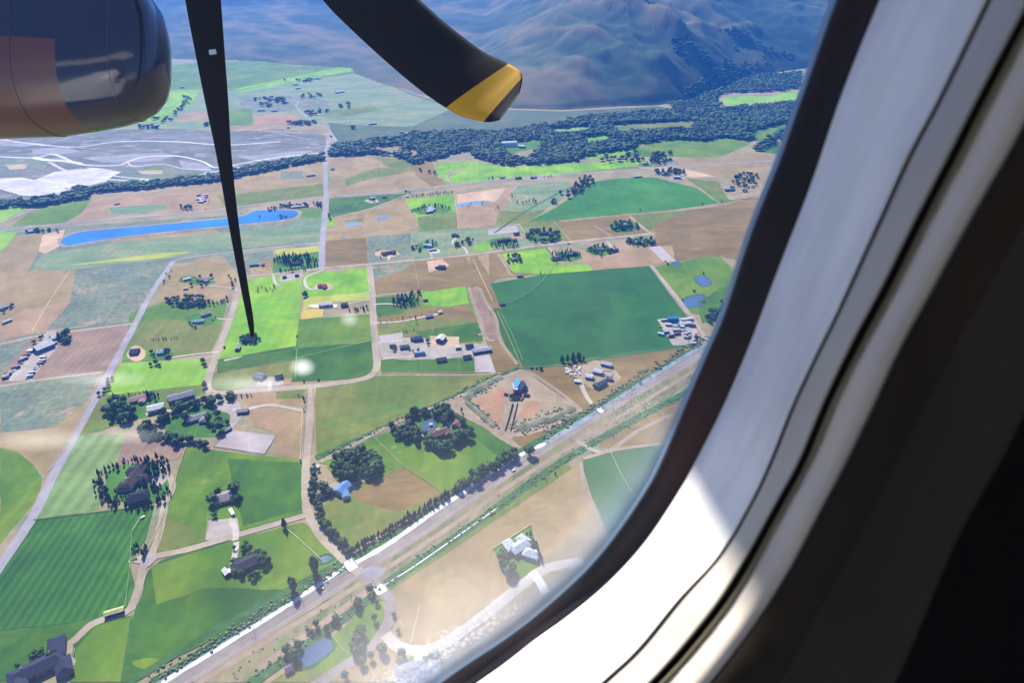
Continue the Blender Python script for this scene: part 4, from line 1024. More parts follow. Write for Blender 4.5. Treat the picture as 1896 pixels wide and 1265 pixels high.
def house(u, v, L, W, h, rot, roof, wall, label, name='house', cat='house', rise=None, wings=(), hip=0.0, chim=False, nwin=3, big=False, group=None, curved=False):
    x, y = G(u, v); r = empty(name, (x, y, gz(x, y)), GRID+math.radians(rot)); tag(r, label, cat, group)
    k_ = 1.0 if v >= 850 else .82 if v >= 720 else .68 if v > 300 else .8      # measured against the road widths
    L, W, h = L*k_, W*k_, h*(.5+.5*k_); wings = [(a*k_, b_*k_, c_*k_, d_*k_, e_*(.5+.5*k_), f_) for a, b_, c_, d_, e_, f_ in wings]
    rise = W*.22 if rise is None else rise; mw, mr = MB(), MB()
    if curved:
        n = 14; ring_ = [(W/2*math.cos(math.pi*k/n), W*.52*math.sin(math.pi*k/n)) for k in range(n+1)]; o_ = 0
        vs = [(-L/2, -p, q) for p, q in ring_]+[(L/2, -p, q) for p, q in ring_]; vi = [(-L/2+.3, -p*.96, q*.96) for p, q in ring_]+[(L/2-.3, -p*.96, q*.96) for p, q in ring_]
        mr.add(vs, [(k, k+n+1, k+n+2, k+1) for k in range(n)]); mr.add([(a*1.0, b*.97, c*.97) for a, b, c in vs], [(k+1, k+n+2, k+n+1, k) for k in range(n)])
        mw.add(vi, [tuple(range(n+1)), tuple(range(n+1, 2*n+2))[::-1]])
    else: gable(mw, mr, -L/2, L/2, -W/2, W/2, h, rise, hip=hip)
    wmat, rmat = cm('wall_siding', wall), cm('roofing', roof, .85)
    mw.build('wall', wmat, r); rf = mr.build('roof', rmat, r)
    for k, (wx, wy, wl, ww, wh, wr) in enumerate(wings):       # wings turned a quarter, each its own walls and roof
        m1, m2 = MB(), MB(); gable(m1, m2, -wl/2, wl/2, -ww/2, ww/2, wh, ww*.22, hip=hip)
        for mm in (m1, m2):
            c, s = math.cos(math.radians(wr)), math.sin(math.radians(wr)); mm.v = [(a*c-b*s+wx, a*s+b*c+wy, z) for a, b, z in mm.v]
        m1.build('wing_wall', wmat, r); m2.build('wing_roof', rmat, r)
    if chim:
        m1 = MB(); m1.box(-L*.22-.5, -L*.22+.5, W*.12-.4, W*.12+.4, h, h+rise+1.1); m1.build('chimney', cm('chimney_stone', (150,134,120)), rf)
    if nwin and not curved: openings(r, L, W, h, nwin, True, big)
    return r
def barn(*a, **k):
    k.setdefault('name', 'barn'); k.setdefault('cat', 'barn'); k.setdefault('big', True); k.setdefault('nwin', 2); return house(*a, **k)
house(251,888,34,11,4.5,78,(62,50,56),TAN_,'large dark brown-roofed mansion with several wings in the ring of conifers', wings=((9,6,10,9,4.2,90),(-2,-7,12,8,4.4,90),(-13,4,10,9,4,90)), hip=.7, chim=True, nwin=7)
house(258,926,17,14,4.2,10,(34,36,52),DGR,'very dark low-roofed annex just below the brown-roofed mansion', hip=.5, nwin=4)
F('patio', 'white', [(263,882),(272,880),(276,892),(268,900),(262,896)]); F('patio', 'white', [(232,884),(237,883),(244,905),(241,908),(234,892)])
house(70,1244,34,13,4.6,25,SLT,(150,130,120),'slate-roofed mansion cut by the bottom left corner of the view', wings=((14,10,18,11,4.6,80),(-12,-9,16,12,4.6,100),(16,-10,15,10,4.2,90)), hip=.7, chim=True, nwin=8)
house(365,777,26,11,3.4,20,GRY,(150,140,138),'grey ranch house with pale stone terrace inside its curved belt of trees', wings=((8,-8,14,9,3.2,60),(-9,6,11,8,3.2,110)), hip=.6, chim=True, nwin=5)
barn(290,760,20,13,4.8,12,WHT,(206,206,206),'long white barn beside the grove left of the curved belt')
barn(337,739,32,13,5,18,GRY,(150,152,160),'long grey riding shed with skylight strip beside the lane corner', wings=((-11,8,12,8,3.6,0),))
house(256,742,20,11,3.6,15,(176,140,134),TAN_,'pinkish-brown roofed house hidden in the grove under the lime hayfield', wings=((6,-6,12,8,3.2,70),), nwin=4)
house(251,652,15,9,3.6,0,NAV,DGR,'pair of dark-blue gables house on the round sandy yard', wings=((0,-9,14,8,3.4,0),))
house(299,655,13,10,3.8,0,LBL,(190,200,205),'light-blue roofed house between two round trees', chim=True)
barn(347,518,15,9,3.2,15,(240,240,214),WHT,'small pale yellow-white roofed shed on its own green patch', name='shed', cat='shed')
house(378,520,18,10,3.6,-10,GRY,DGR,'grey-roofed house beside the pale yellow-white shed', wings=((7,-6,10,8,3.2,80),))
house(367,557,18,12,3.6,-15,(176,160,176),TAN_,'mauve-roofed house sunk in the dense woodlot')
barn(344,536,9,5,2.8,5,WHT,DGR,'tiny white-topped shelter over the bare brown corrals', name='shed', cat='shed', nwin=0)
house(382,584,17,10,3.8,30,GRY,(190,180,176),'grey hip-roofed house with brick terrace beside the pale blue one', hip=.8)
house(370,597,15,9,3.4,0,(160,180,200),WHT,'pale blue-roofed house below the grey hip-roofed one', hip=.6, wings=((-10,1,7,5,3,0),))
house(463,631,13,8,3.8,30,DGR,(150,90,84),'small red-walled house within the round cluster on the bright field', chim=True)
house(441,647,13,8,3.6,85,(150,156,160),DGR,'narrow grey-roofed outbuilding left of the round cluster', name='outbuilding', cat='shed')
house(481,700,19,13,4,-35,(142,146,158),(120,120,130),'wide grey-roofed house left of the pale yard on the field corner', hip=.7, nwin=4)
house(517,701,13,9,3.6,10,DGR,(96,96,110),'small dark-roofed house right of the pale yard on the field corner', hip=.5)
barn(603,567,26,11,4.4,0,WHT,WHT,'long brilliant white hall across the middle of the green paddocks', nwin=4)
house(638,567,13,11,4,0,NAV,(120,64,60),'dark-blue roofed house at the right end of the white hall', hip=.8)
house(597,532,17,10,3.8,-10,(150,60,66),(196,150,142),'red-roofed house on the green paddock loop drive', wings=((6,-5,9,7,3.4,80),), chim=True, nwin=4)
barn(527,515,8,6,3,10,NAV,DGR,'left one of two small dark sheds on the pale arena strip', name='shed', cat='shed', nwin=0)
barn(550,512,8,6,3,10,NAV,DGR,'right one of two small dark sheds on the pale arena strip', name='shed', cat='shed', nwin=0)
house(548,490,18,10,4,0,DGR,(110,104,110),'dark-roofed house deep inside the square conifer grove', hip=.5)
house(470,492,17,9,3.8,0,(120,190,196),(150,170,176),'teal-roofed house beside the propeller blade', wings=((8,0,8,7,3.2,90),))
house(487,492,8,6,3,20,RED,WHT,'small red shed right of the teal-roofed house', name='shed', cat='shed', nwin=1)
house(719,470,32,9,3.6,5,BRN,(150,124,108),'long brown-roofed house on fresh bare soil', wings=((-9,-5,10,8,3.4,80),(12,-4,8,7,3.4,90)), nwin=6)
house(792,456,20,10,4,-10,LBL,(180,196,200),'light-blue gabled house with white forecourt above the lane', wings=((6,-5,9,8,3.4,80),))
barn(801,464,18,7,3,5,WHT,DGR,'low white-roofed garage on the white forecourt', nwin=3)
house(843,438,17,9,3.8,-20,NAV,(150,140,160),'dark-blue roofed house above the curled driveway', wings=((-5,5,8,6,3.2,70),))
house(933,447,34,9,4,5,(86,66,72),DGR,'very long dark brown-roofed lane house', nwin=6)
barn(956,435,14,9,4,5,NAV,(170,160,170),'dark barn on the pink yard right of the long lane house')
house(953,447,10,8,3.6,0,DGR,(130,120,130),'small dark cottage under the dark barn on the pink yard')
house(818,497,16,12,4,-15,NAV,(88,96,140),'dark blue modern house standing alone below the lane', wings=((-10,-1,9,5,3,10),), hip=.5)
house(952,482,15,10,3.6,20,(150,140,140),TAN_,'grey-tan house in the clump on the bright lawn')
barn(962,512,12,8,3.6,0,(168,160,154),DGR,'small grey-tan barn at the corner above the big alfalfa field')
barn(930,565,12,7,2.6,5,(70,100,140),DGR,'low blue pump shed at the left tip of the big alfalfa field', name='pump_shed', cat='shed', nwin=0)
house(743,553,20,12,4,10,(104,112,124),(90,96,104),'grey round-ended house in the cluster right of the gravel road', hip=1.0, wings=((4,-8,10,8,3.4,80),))
barn(788,558,9,5,2.6,5,(80,70,76),DGR,'dark hay shed at the left end of the bright paddock', name='hay_shed', cat='shed', nwin=0)
barn(795,588,14,8,3.2,10,(150,132,166),DGR,'purple-grey shed on the bare earth loop', name='shed', cat='shed')
house(815,580,8,6,2.8,30,WHT,(214,196,176),'little white cabin at the top of the bare earth loop', name='cabin', cat='cabin', nwin=1)
house(774,630,17,12,4.2,0,(64,66,110),(130,116,120),'dark navy hip-roofed house with round garden in the horse yard', hip=.8, wings=((-10,1,8,7,3.4,90),))
barn(727,643,10,7,3,5,(60,70,90),DGR,'small dark shed in the sandy paddock left of the horse yard', name='shed', cat='shed', nwin=1)
house(749,645,16,10,3.2,0,(78,92,120),DGR,'blue-grey hip-roofed cottage beside the small dark shed', hip=.8)
barn(817,631,17,14,5.5,60,WHT,(86,100,122),'white and blue round-backed barn on the sand patch of the horse yard')
barn(777,657,19,13,6,0,(150,170,190),(50,64,80),'big steel-blue barn with arched roof in the horse yard', curved=True)
barn(848,646,9,7,3.6,0,WHT,NAV,'small white-topped shed mid way along the horse yard', name='shed', cat='shed', nwin=0)
barn(869,644,14,9,4,0,NAV,(206,206,210),'navy-roofed stable above the long stable row')
barn(892,652,34,11,4.2,4,(186,182,204),(56,62,84),'long lilac-roofed stable at the right end of the horse yard', nwin=6)
barn(817,669,18,9,3.8,3,(60,76,84),(190,176,170),'dark green-grey shed on the top edge of the lower paddock')
barn(865,664,14,8,3.8,3,NAV,(200,190,186),'navy shed right of the dark green-grey shed')
barn(1123,678,19,8,4,-38,(188,186,212),(120,100,128),'long lilac-roofed shed at the top of the junkyard')
barn(1107,692,16,9,4.2,-36,(200,198,222),(116,112,150),'wide lilac-roofed shed in the middle of the junkyard')
barn(1091,701,12,9,4,-30,(206,208,226),(76,84,120),'square pale shed beside the junkyard drive')
house(1112,715,23,10,4.2,30,(56,74,92),DGR,'dark slate house at the lower edge of the junkyard', chim=True, nwin=4)
barn(1069,709,9,6,3,-30,WHT,BRN,'small white shed by itself on the brown ground left of the junkyard', name='shed', cat='shed', nwin=0)
barn(1128,704,10,8,3.4,-30,(96,100,132),DGR,'small slate shed right of the square pale shed', name='shed', cat='shed', nwin=0)
barn(1245,595,22,16,5,-10,(44,130,190),(120,150,180),'bright blue arched shed at the corner of the big alfalfa field', curved=True)
barn(1272,594,22,6,3.6,5,WHT,GRY,'long white trailer-like shed right of the bright blue one', name='shed', cat='shed')
barn(1268,602,24,8,3.6,0,WHT,(180,180,190),'wide white shed below the long trailer-like one')
barn(1252,613,13,7,3.4,-10,(210,220,230),GRY,'pale square shed under the bright blue arched shed', name='shed', cat='shed')
barn(1237,603,10,6,3,-20,WHT,GRY,'small white shed left of the wide white one', name='shed', cat='shed', nwin=0)
barn(1323,580,15,7,3.6,20,WHT,GRY,'white-roofed building in the grove beside the window edge', name='shed', cat='shed')
house(1318,590,14,9,3.6,30,GRY,TAN_,'grey house under the white-roofed building in that grove')
house(797,391,24,10,4.6,15,(214,222,236),(70,80,104),'white multi-roofed house in front of the tall conifers', wings=((-6,-9,20,8,3.8,5),(2,9,14,8,4.4,10),(4,17,10,7,4.2,20)))
barn(754,365,9,4,2.6,-30,WHT,GRY,'small white shelter at the left end of the far windbreak', name='shed', cat='shed', nwin=0)
house(988,330,20,8,3.8,8,(170,176,190),(110,110,130),'long pale-roofed house beside the far highway')
house(960,331,18,8,3.6,8,(86,70,86),DGR,'dark-roofed house left of the long pale-roofed one by the far highway')
house(930,330,15,8,3.4,8,(200,150,130),TAN_,'tan-roofed house in the trees left along the far highway')
house(1155,418,17,10,3.8,-10,(150,190,206),(110,130,150),'pale blue-roofed house in the cluster above the lane end')
house(1010,434,34,10,4,-5,(66,60,76),DGR,'long dark-roofed estate house in the ringed garden', wings=((12,-8,16,9,3.8,80),))
barn(985,427,11,7,3.4,0,NAV,DGR,'small dark shed at the left back of the ringed garden', name='shed', cat='shed', nwin=0)
house(1061,472,20,10,4,15,(104,116,140),DGR,'slate-roofed house in the conifer clump under the lane', hip=.6)
barn(1030,481,24,9,4.2,12,(50,60,92),(190,170,170),'long navy barn left of the slate-roofed house under the lane')
barn(1139,466,13,9,3.6,10,NAV,(180,150,140),'dark shed at the end of the short lane spur', name='shed', cat='shed')
house(1113,464,14,8,3.4,0,(120,124,130),TAN_,'grey house inside the small ring garden')
house(1183,450,17,8,3.6,-15,(190,196,206),GRY,'pale grey-roofed house in the cluster below the lane end')
house(1206,449,11,8,3.4,0,(150,180,180),GRY,'small grey-green house at the right end of the cluster below the lane', name='cottage')
house(1253,330,20,11,5,-15,WHT,(120,140,176),'white farmhouse with dark end beside the far highway')
barn(1181,328,26,7,3.6,3,WHT,(200,200,206),'long low white barn at the top edge of the far alfalfa field', nwin=3)
house(1229,323,18,9,3.6,5,(176,190,210),GRY,'pale house in the trees left of the white farmhouse')
barn(1351,353,28,9,3.8,3,(70,130,150),(40,56,80),'blue-roofed open shed under the right-hand grove', nwin=3)
house(1195,305,15,9,3.8,0,(90,150,160),(110,130,140),'small teal-roofed cabin beside the far highway on the meadow', name='cabin', cat='cabin')
house(1215,297,16,8,3.6,0,(200,180,180),WHT,'pink-white house at the left foot of the meadow clump')
house(1238,296,16,9,3.8,0,(196,170,160),WHT,'second pale house at the right foot of the meadow clump')
barn(943,270,44,26,7,-5,WHT,(60,70,90),'very large white-roofed barn in a clearing of the river woods', curved=True)
barn(966,273,18,10,5,-30,WHT,GRY,'smaller white barn right of the very large white-roofed one')
house(690,369,14,9,4,5,WHT,(206,206,210),'white gabled farmhouse under the far highway right of the straight road')
house(711,366,13,8,3.6,0,(176,110,104),TAN_,'reddish-roofed house right of the white gabled farmhouse')
house(500,390,10,6,3,5,(190,110,116),TAN_,'little red boathouse on the shore of the long blue pond', name='boathouse', cat='boathouse', nwin=1)
barn(552,384,34,9,3.6,3,WHT,(206,210,200),'long white building above the right end of the blue pond', nwin=5)
barn(83,646,0.1+30,20,6,42,WHT,(110,130,190),'big white-roofed workshop in the equipment yard', nwin=3)
barn(104,629,24,7,3.8,22,(190,216,232),GRY,'long light-blue roofed shed beside the big dark trees', nwin=3)
barn(99,638,13,6,3.2,24,(200,206,214),DGR,'short pale shed below the long light-blue one', name='shed', cat='shed', nwin=0)
barn(14,597,16,6,3.4,45,WHT,GRY,'white box shed alone on the pinkish ground at the left edge', name='shed', cat='shed', nwin=0)
house(7,572,15,10,3.8,40,(170,190,200),GRY,'pale-roofed house among dark trees at the very left edge')
house(59,430,16,9,3.8,10,(220,220,216),GRY,'pale farmhouse under trees beside the far left road')
barn(217,378,13,6,3,10,(210,214,220),GRY,'lone pale shelter on the pink far field', name='shed', cat='shed', nwin=0)
house(419,925,20,13,3.8,10,(168,156,148),(190,170,150),'tan hip-roofed house between dark round trees in the green field', hip=.7, nwin=4)
house(462,1047,22,12,3.8,25,DGR,(120,104,100),'dark-roofed house with rust-coloured porch inside the big green field', wings=((-7,5,10,8,3.4,70),(8,4,9,7,3.4,100)), hip=.6, nwin=4)
barn(421,1063,7,5,2.8,-60,WHT,NAV,'small white-roofed shed left of the dark-roofed field house', name='shed', cat='shed', nwin=0)
house(636,909,14,10,4,50,(112,150,206),WHT,'blue-roofed house at the foot of the dense grove', wings=((-5,-7,9,6,3.4,50),))
barn(603,919,15,7,3.4,20,(70,66,80),DGR,'small dark barn at the lane bend left of the grove')
house(641,869,15,11,3.8,15,(130,122,130),DGR,'grey-roofed house in the heart of the dense grove', hip=.7)
house(849,789,15,11,4.4,50,(132,96,76),(150,124,104),'brown-roofed guest house on the right of the pond estate', wings=((5,5,8,7,3.6,90),), hip=.3)
house(816,806,22,11,4.4,20,(126,92,80),(150,124,104),'large brown-roofed estate house below the round pond', wings=((-8,5,11,8,3.8,80),(8,-5,10,8,3.8,80)), hip=.3, chim=True, nwin=5)
house(798,789,3.2,3.2,2.4,0,WHT,WHT,'tiny white gazebo on the lip of the estate pond', name='gazebo', cat='gazebo', nwin=0)
barn(450,764,14,8,3.6,0,(176,160,166),(120,84,84),'grey-mauve shed on the pink earth yard')
barn(422,798,9,5,3,40,(150,156,166),DGR,'small run-in shed at the corner of the grey riding arena', name='shed', cat='shed', nwin=0)
barn(213,1138,13,4.5,3,10,(206,206,140),NAV,'long low shelter with pale yellow roof edge beside the curving lane', name='shelter', cat='shed', nwin=0)
house(962,1019,16,10,4.4,25,(190,202,208),(186,194,204),'white multi-roofed house left in the fenced green square', wings=((-6,6,12,8,4.2,80),(7,4,11,8,4,100)), hip=.6, nwin=4)
house(984,1031,13,9,4,-35,(186,198,206),(186,194,204),'second white-roofed house right in the fenced green square', hip=.8, nwin=3)
house(761,1252,20,14,4.4,0,(136,138,156),(170,164,170),'grey-roofed house left of the pale drive at the bottom edge', hip=.6, nwin=4)
house(790,1253,20,14,4.4,0,(146,146,162),(170,164,170),'grey-roofed house right of the pale drive at the bottom edge', hip=.6, nwin=4)
house(536,1243,5,5,2.8,20,(120,96,120),TAN_,'tiny mauve-roofed pump house beside the bottom pond', name='pump_house', cat='shed', nwin=1)
for u, v, L_, W_, rt, c, lb in [(490,190,16,8,10,WHT,'white house left in the hamlet behind the propeller blade'),(505,184,14,8,0,(200,206,210),'pale house right of the first in the hamlet behind the blade'),(520,183,13,8,20,GRY,'grey house by the bend of the far gravel road'),(531,190,14,7,10,WHT,'white shed on the outside of the far road bend'),(484,205,24,8,5,(190,200,206),'long pale barn at the foot of the far hamlet'),(508,206,22,8,8,(206,190,196),'long pinkish barn at the foot of the far hamlet'),
        (547,157,20,8,20,WHT,'white barn left in the farthest farmyard'),(566,150,26,8,20,(200,196,206),'long grey-white barn in the middle of the farthest farmyard'),(588,146,26,8,20,WHT,'long white barn right in the farthest farmyard'),(552,164,18,7,20,WHT,'white shed below the farthest farmyard'),(629,171,34,12,20,WHT,'brilliant white roof alone on the far hazy pasture'),(622,109,24,7,10,(190,190,200),'pale shed at the foot of the blue mountain'),
        (690,230,26,7,6,WHT,'white long house under the curved far track'),(745,246,15,7,0,(214,150,110),'orange-roofed house at the edge of the river woods'),(752,248,12,7,0,WHT,'white cabin right of the orange-roofed house'),(838,249,36,7,5,WHT,'long thin white barn behind the river woods'),(534,237,9,6,10,WHT,'white shed on the far pink field'),(286,236,22,12,10,WHT,'white building left in the gravel-pit hamlet'),(337,162,14,6,5,WHT,'white shed behind the tip of the engine'),
        (1440,104,18,9,0,WHT,'white farmhouse alone up the mountain valley'),(1398,165,12,7,0,WHT,'white cabin in the wooded valley mouth'),(1200,216,10,6,0,WHT,'white cabin at the back edge of the river woods'),(33,244,30,12,20,WHT,'white building beneath the engine at the left edge'),(130,249,40,14,8,WHT,'long white roof just under the engine cowling'),(576,326,26,5,10,WHT,'long white shelter left of the straight road'),(616,314,12,5,10,(190,196,206),'small pale shelter right of the straight road')]:
    x, y = G(u, v)
    if (u, v) in ((1440,104),(1398,165)): continue
    house(u, v, L_, W_, 4.2, rt, c, (190,186,184), lb, name='barn' if L_ > 17 else 'cabin', cat='barn' if L_ > 17 else 'cabin', nwin=0)
# the new half-sunken house on the graded site
x, y = G(955,737); sh = empty('sunken_house', (x, y, gz(x, y)), 0); tag(sh, 'new house with blue glass roof, round dark court and long ramp walls on graded earth', 'house')
Rg = (math.radians(-3)); 
def rel(u, v, z=0.0): q = G(u, v); return (q[0]-x, q[1]-y, z)
def slab(name, px, z0, z1, mat, parent=sh):
    mb = MB(); P_ = [rel(u, v) for u, v in px]
    if area([p[:2] for p in P_]) < 0: P_ = P_[::-1]
    n = len(P_); mb.add([(p[0], p[1], z0) for p in P_]+[(p[0], p[1], z1) for p in P_], [tuple(range(n))[::-1], tuple(range(n, 2*n))]+[(i, (i+1) % n, n+(i+1) % n, n+i) for i in range(n)])
    return mb.build(name, mat, parent)
DK = simple('dark_paving_and_ramp_shade', (.006,.007,.014,1), .95, var=.2, vscale=.5, spec=.05); CW = cm('concrete_wall', (190,176,166)); BG = simple('blue_glass_roof', alb(96,170,236), .12)
slab('court', [(955+13*math.cos(a*math.pi/12), 737+7.4*math.sin(a*math.pi/12)) for a in range(24)], -.3, .7, DK)
slab('court_arm', [(933,731),(936,729),(946,733),(945,737),(934,734)], -.3, .8, DK); slab('court_arm', [(966,733),(979,731),(982,735),(980,737),(967,737)], -.3, .8, DK)
for a0, a1 in ((-.35,.9),(2.2,3.5)):
    P_ = [(955+13*math.cos(a0+(a1-a0)*k/8), 737+7.4*math.sin(a0+(a1-a0)*k/8)) for k in range(9)]; Q_ = [(955+13.7*math.cos(a0+(a1-a0)*k/8), 737+8.0*math.sin(a0+(a1-a0)*k/8)) for k in range(9)]
    slab('court_wall', P_+Q_[::-1], .0, 2.2, CW)
slab('ramp_wall_shade', [(948,750),(951,750),(944,775),(936.5,799),(934.5,799),(943,772)], -.3, 1.2, DK); slab('ramp_wall_shade', [(958,748),(959.2,748),(953,775),(946.6,799.5),(945,799.5),(951,775)], -.3, 1.0, DK)  # ramp walls, with the shade in their cut put into the dark colour
slab('lower_wing', [(952,726),(963,725),(965,730),(958,732),(951,731)], .2, 2.4, simple('dark_cladding', (.012,.015,.03,1), .8, spec=.1))
slab('dark_slab', [(963,712),(969,710),(974,716),(966,728),(961,726)], .2, 3.6, simple('dark_slab_coat', (.012,.018,.04,1), .8, spec=.1)); slab('dark_slab', [(969,727),(975,719),(977,721),(971,731)], .2, 3.0, DK)  # two raised slabs in near-black colours
slab('entry_wall', [(948.5,716),(951.5,718),(953,727),(950.5,727)], .2, 4.2, CW)
slab('glass_roof', [(953,711),(957,708.5),(962,710),(961,719),(959,727),(953,726.5),(952,718)], 3.3, 5.4, BG); slab('glass_roof_edge', [(952.6,727),(959.4,727.4),(959,729),(952.4,728.6)], 3.3, 5.0, cm('white_fascia', WHT))
# ------------------------------------------------------------------ vehicles
TYRE = simple('tyre_rubber', (.02,.02,.02,1), .9)
def car(u, v, rot, c, label, group=None, L=4.6, W=1.9, name='car', cat='car', kind='car', xy=None):
    x, y = xy or G(u, v); r = empty(name, (x, y, gz(x, y)), math.radians(rot)); tag(r, label, cat, group); paint = cm('car_paint', c, .3, 0)
    mb = MB()
    if kind == 'car':
        pr = [(-.5,.35),(-.5,.75),(-.47,.95),(-.22,1.0),(.12,1.0),(.16,.92),(.46,.82),(.5,.6),(.5,.35)]
        n = len(pr); mb.add([(a*L, -W/2, z) for a, z in pr]+[(a*L, W/2, z) for a, z in pr], [tuple(range(n)), tuple(range(n, 2*n))[::-1]]+[(i, n+i, n+(i+1) % n, (i+1) % n) for i in range(n)]); mb.build('body', paint, r)
        mb = MB(); pr = [(-.44,.96),(-.34,1.42),(.02,1.44),(.17,.98)]; n = 4
        mb.add([(a*L, -W*.44, z) for a, z in pr]+[(a*L, W*.44, z) for a, z in pr], [tuple(range(n)), tuple(range(n, 2*n))[::-1]]+[(i, n+i, n+(i+1) % n, (i+1) % n) for i in range(n)]); mb.build('cabin_glass', GLASS, r)
        mb = MB(); mb.box(-.35*L, .03*L, -W*.42, W*.42, 1.43, 1.48); mb.build('roof', paint, r)
    else:
        mb.box(-L/2, L/2, -W/2, W/2, .6, 2.9); mb.build('body', paint, r); mb = MB(); mb.box(L/2, L/2+1.2, -.1, .1, .55, .7); mb.build('hitch', TYRE, r)
        mb = MB(); mb.box(-L*.3, L*.3, -W/2-.03, -W/2-.003, 1.5, 2.1); mb.build('window', GLASS, r)
    for sx in (-.31, .31) if kind == 'car' else (-.1, .1):
        for s in (-1, 1):
            mb = MB(); mb.tube((sx*L, s*W/2-.22*(s > 0), .34), (sx*L, s*W/2+.22*(s < 0), .34), .34, 10); mb.build('wheel', TYRE, r)
    return r
HD = math.degrees(math.atan2(G(660,1059)[1]-G(500,1158)[1], G(660,1059)[0]-G(500,1158)[0]))
car(595,1093,HD,(40,60,120),'dark blue car driving on the highway left of the junction')
car(951,873,HD,(240,240,240),'white car driving on the highway below the diamond site')
car(1316,640,HD,(230,230,235),'white car at the far end of the highway by the window edge')
car(430,952,-55,(240,240,244),'long white camper trailer parked in the yard under the tan hip-roofed house', L=8, W=2.5, name='camper_trailer', cat='trailer', kind='box')
car(438,1020,95,(225,228,232),'silver car parked in the drive of the dark-roofed field house')
car(96,1221,60,(30,34,46),'dark car parked by the round drive island at the bottom left')
car(107,1240,10,(235,235,238),'white van-like trailer beside the slate-roofed mansion', L=4, W=2.2, name='utility_trailer', cat='trailer', kind='box')
car(265,960,75,(70,72,80),'grey car parked on the pale drive below the mansion')
car(302,868,20,(236,236,240),'white car on the top of the mansion circular drive')
car(1053,452,12,(60,60,80),'dark car on the lane beside the ringed garden')
car(358,925+40,70,(200,60,50),'red car on the lane left of the tan hip-roofed house') if False else None
car(1032,822,HD,(190,194,200),'silver car driving on the highway below the end of the diamond site') if False else None
cols = [(236,236,238),(200,206,214),(90,110,160),(60,60,70),(214,206,190),(150,70,66),(180,186,196)]
k = 0
for a, b, n in (((62,648),(8,704),24), ((84,664),(50,704),14)):
    for i in range(n):
        t_ = (i+random.uniform(-.2,.2))/n; u, v = a[0]+(b[0]-a[0])*t_+random.gauss(0,1.2), a[1]+(b[1]-a[1])*t_+random.gauss(0,.6); box = random.random() < .35
        car(u, v, random.gauss(20,12), random.choice(cols), 'box trailer in the rows of the equipment yard at the left edge' if box else 'parked car in the rows of the equipment yard at the left edge', 'trailers in the left equipment yard' if box else 'cars in the left equipment yard', kind='box' if box else 'car', L=7 if box else 4.6, W=2.5 if box else 1.9, name='box_trailer' if box else 'parked_car', cat='trailer' if box else 'car')
for i in range(30):
    u, v = random.uniform(1222,1292), 0; v = random.uniform(590, 600)+(u-1222)*.42*random.random()+random.choice([0,8,22]); box = random.random() < .5
    car(u, v, random.gauss(5,25), random.choice(cols), 'box trailer in the crowded yard beside the bright blue shed' if box else 'parked car in the crowded yard beside the bright blue shed', 'trailers by the bright blue shed' if box else 'cars by the bright blue shed', kind='box' if box else 'car', L=8 if box else 4.6, W=2.6 if box else 1.9, name='box_trailer' if box else 'parked_car', cat='trailer' if box else 'car')
for i in range(12):
    car(random.uniform(366,384), random.uniform(362,376), random.gauss(15,15), random.choice(cols), 'tiny pale trailer in the far lot left of the straight road', 'trailers in the far lot', kind='box', L=8, W=2.6, name='box_trailer', cat='trailer')
# pale stacks in the junkyard
def stack(u, v, c, label, group, s):
    x, y = G(u, v); r = empty('pallet_stack', (x, y, gz(x, y)), random.uniform(0, 3)); tag(r, label, 'stack', group); mb = MB(); z = 0
    for k in range(4):
        w_ = s*random.uniform(.8, 1.1); mb.box(-w_/2, w_/2, -w_*.4, w_*.4, z, z+.3); z += .36
    mb.build('boards', cm('pale_boards', c), r); mb = MB(); [mb.box(-s*.4, s*.4, q-.06, q+.06, .3, 1.4) for q in (-s*.2, s*.2)]; mb.build('straps', cm('strap', (120,110,90)), r)
for i in range(34): stack(1060+random.gauss(0,8), 686+random.gauss(0,3.6), (240,236,226), 'small white stack scattered below the dark clump in the junkyard', 'white stacks in the junkyard', random.uniform(1.4,2.6))
for i in range(22):
    t_ = i/22; stack(1047+t_*20+random.gauss(0,1), 688+t_*14+random.gauss(0,.7), (226,222,150), 'pale yellow stack in the slanting row at the left of the junkyard', 'yellow stacks in the junkyard', random.uniform(1.4,2.2))
# round pen
x, y = G(1124,693); r = empty('round_pen', (x, y, gz(x, y))); tag(r, 'white round horse pen in the junkyard beside the lilac sheds', 'horse pen'); mb = MB()
for k in range(20):
    a, b2 = k*math.pi/10, (k+1)*math.pi/10
    for z in (.5, 1.0, 1.5): mb.tube((6.5*math.cos(a), 6.5*math.sin(a), z), (6.5*math.cos(b2), 6.5*math.sin(b2), z), .12, 5)
mb.build('rails', cm('white_rail', WHT), r); mb = MB(); [mb.tube((6.5*math.cos(k*math.pi/10), 6.5*math.sin(k*math.pi/10), 0), (6.5*math.cos(k*math.pi/10), 6.5*math.sin(k*math.pi/10), 1.7), .12, 5) for k in range(20)]; mb.build('posts', cm('white_rail', WHT), r)
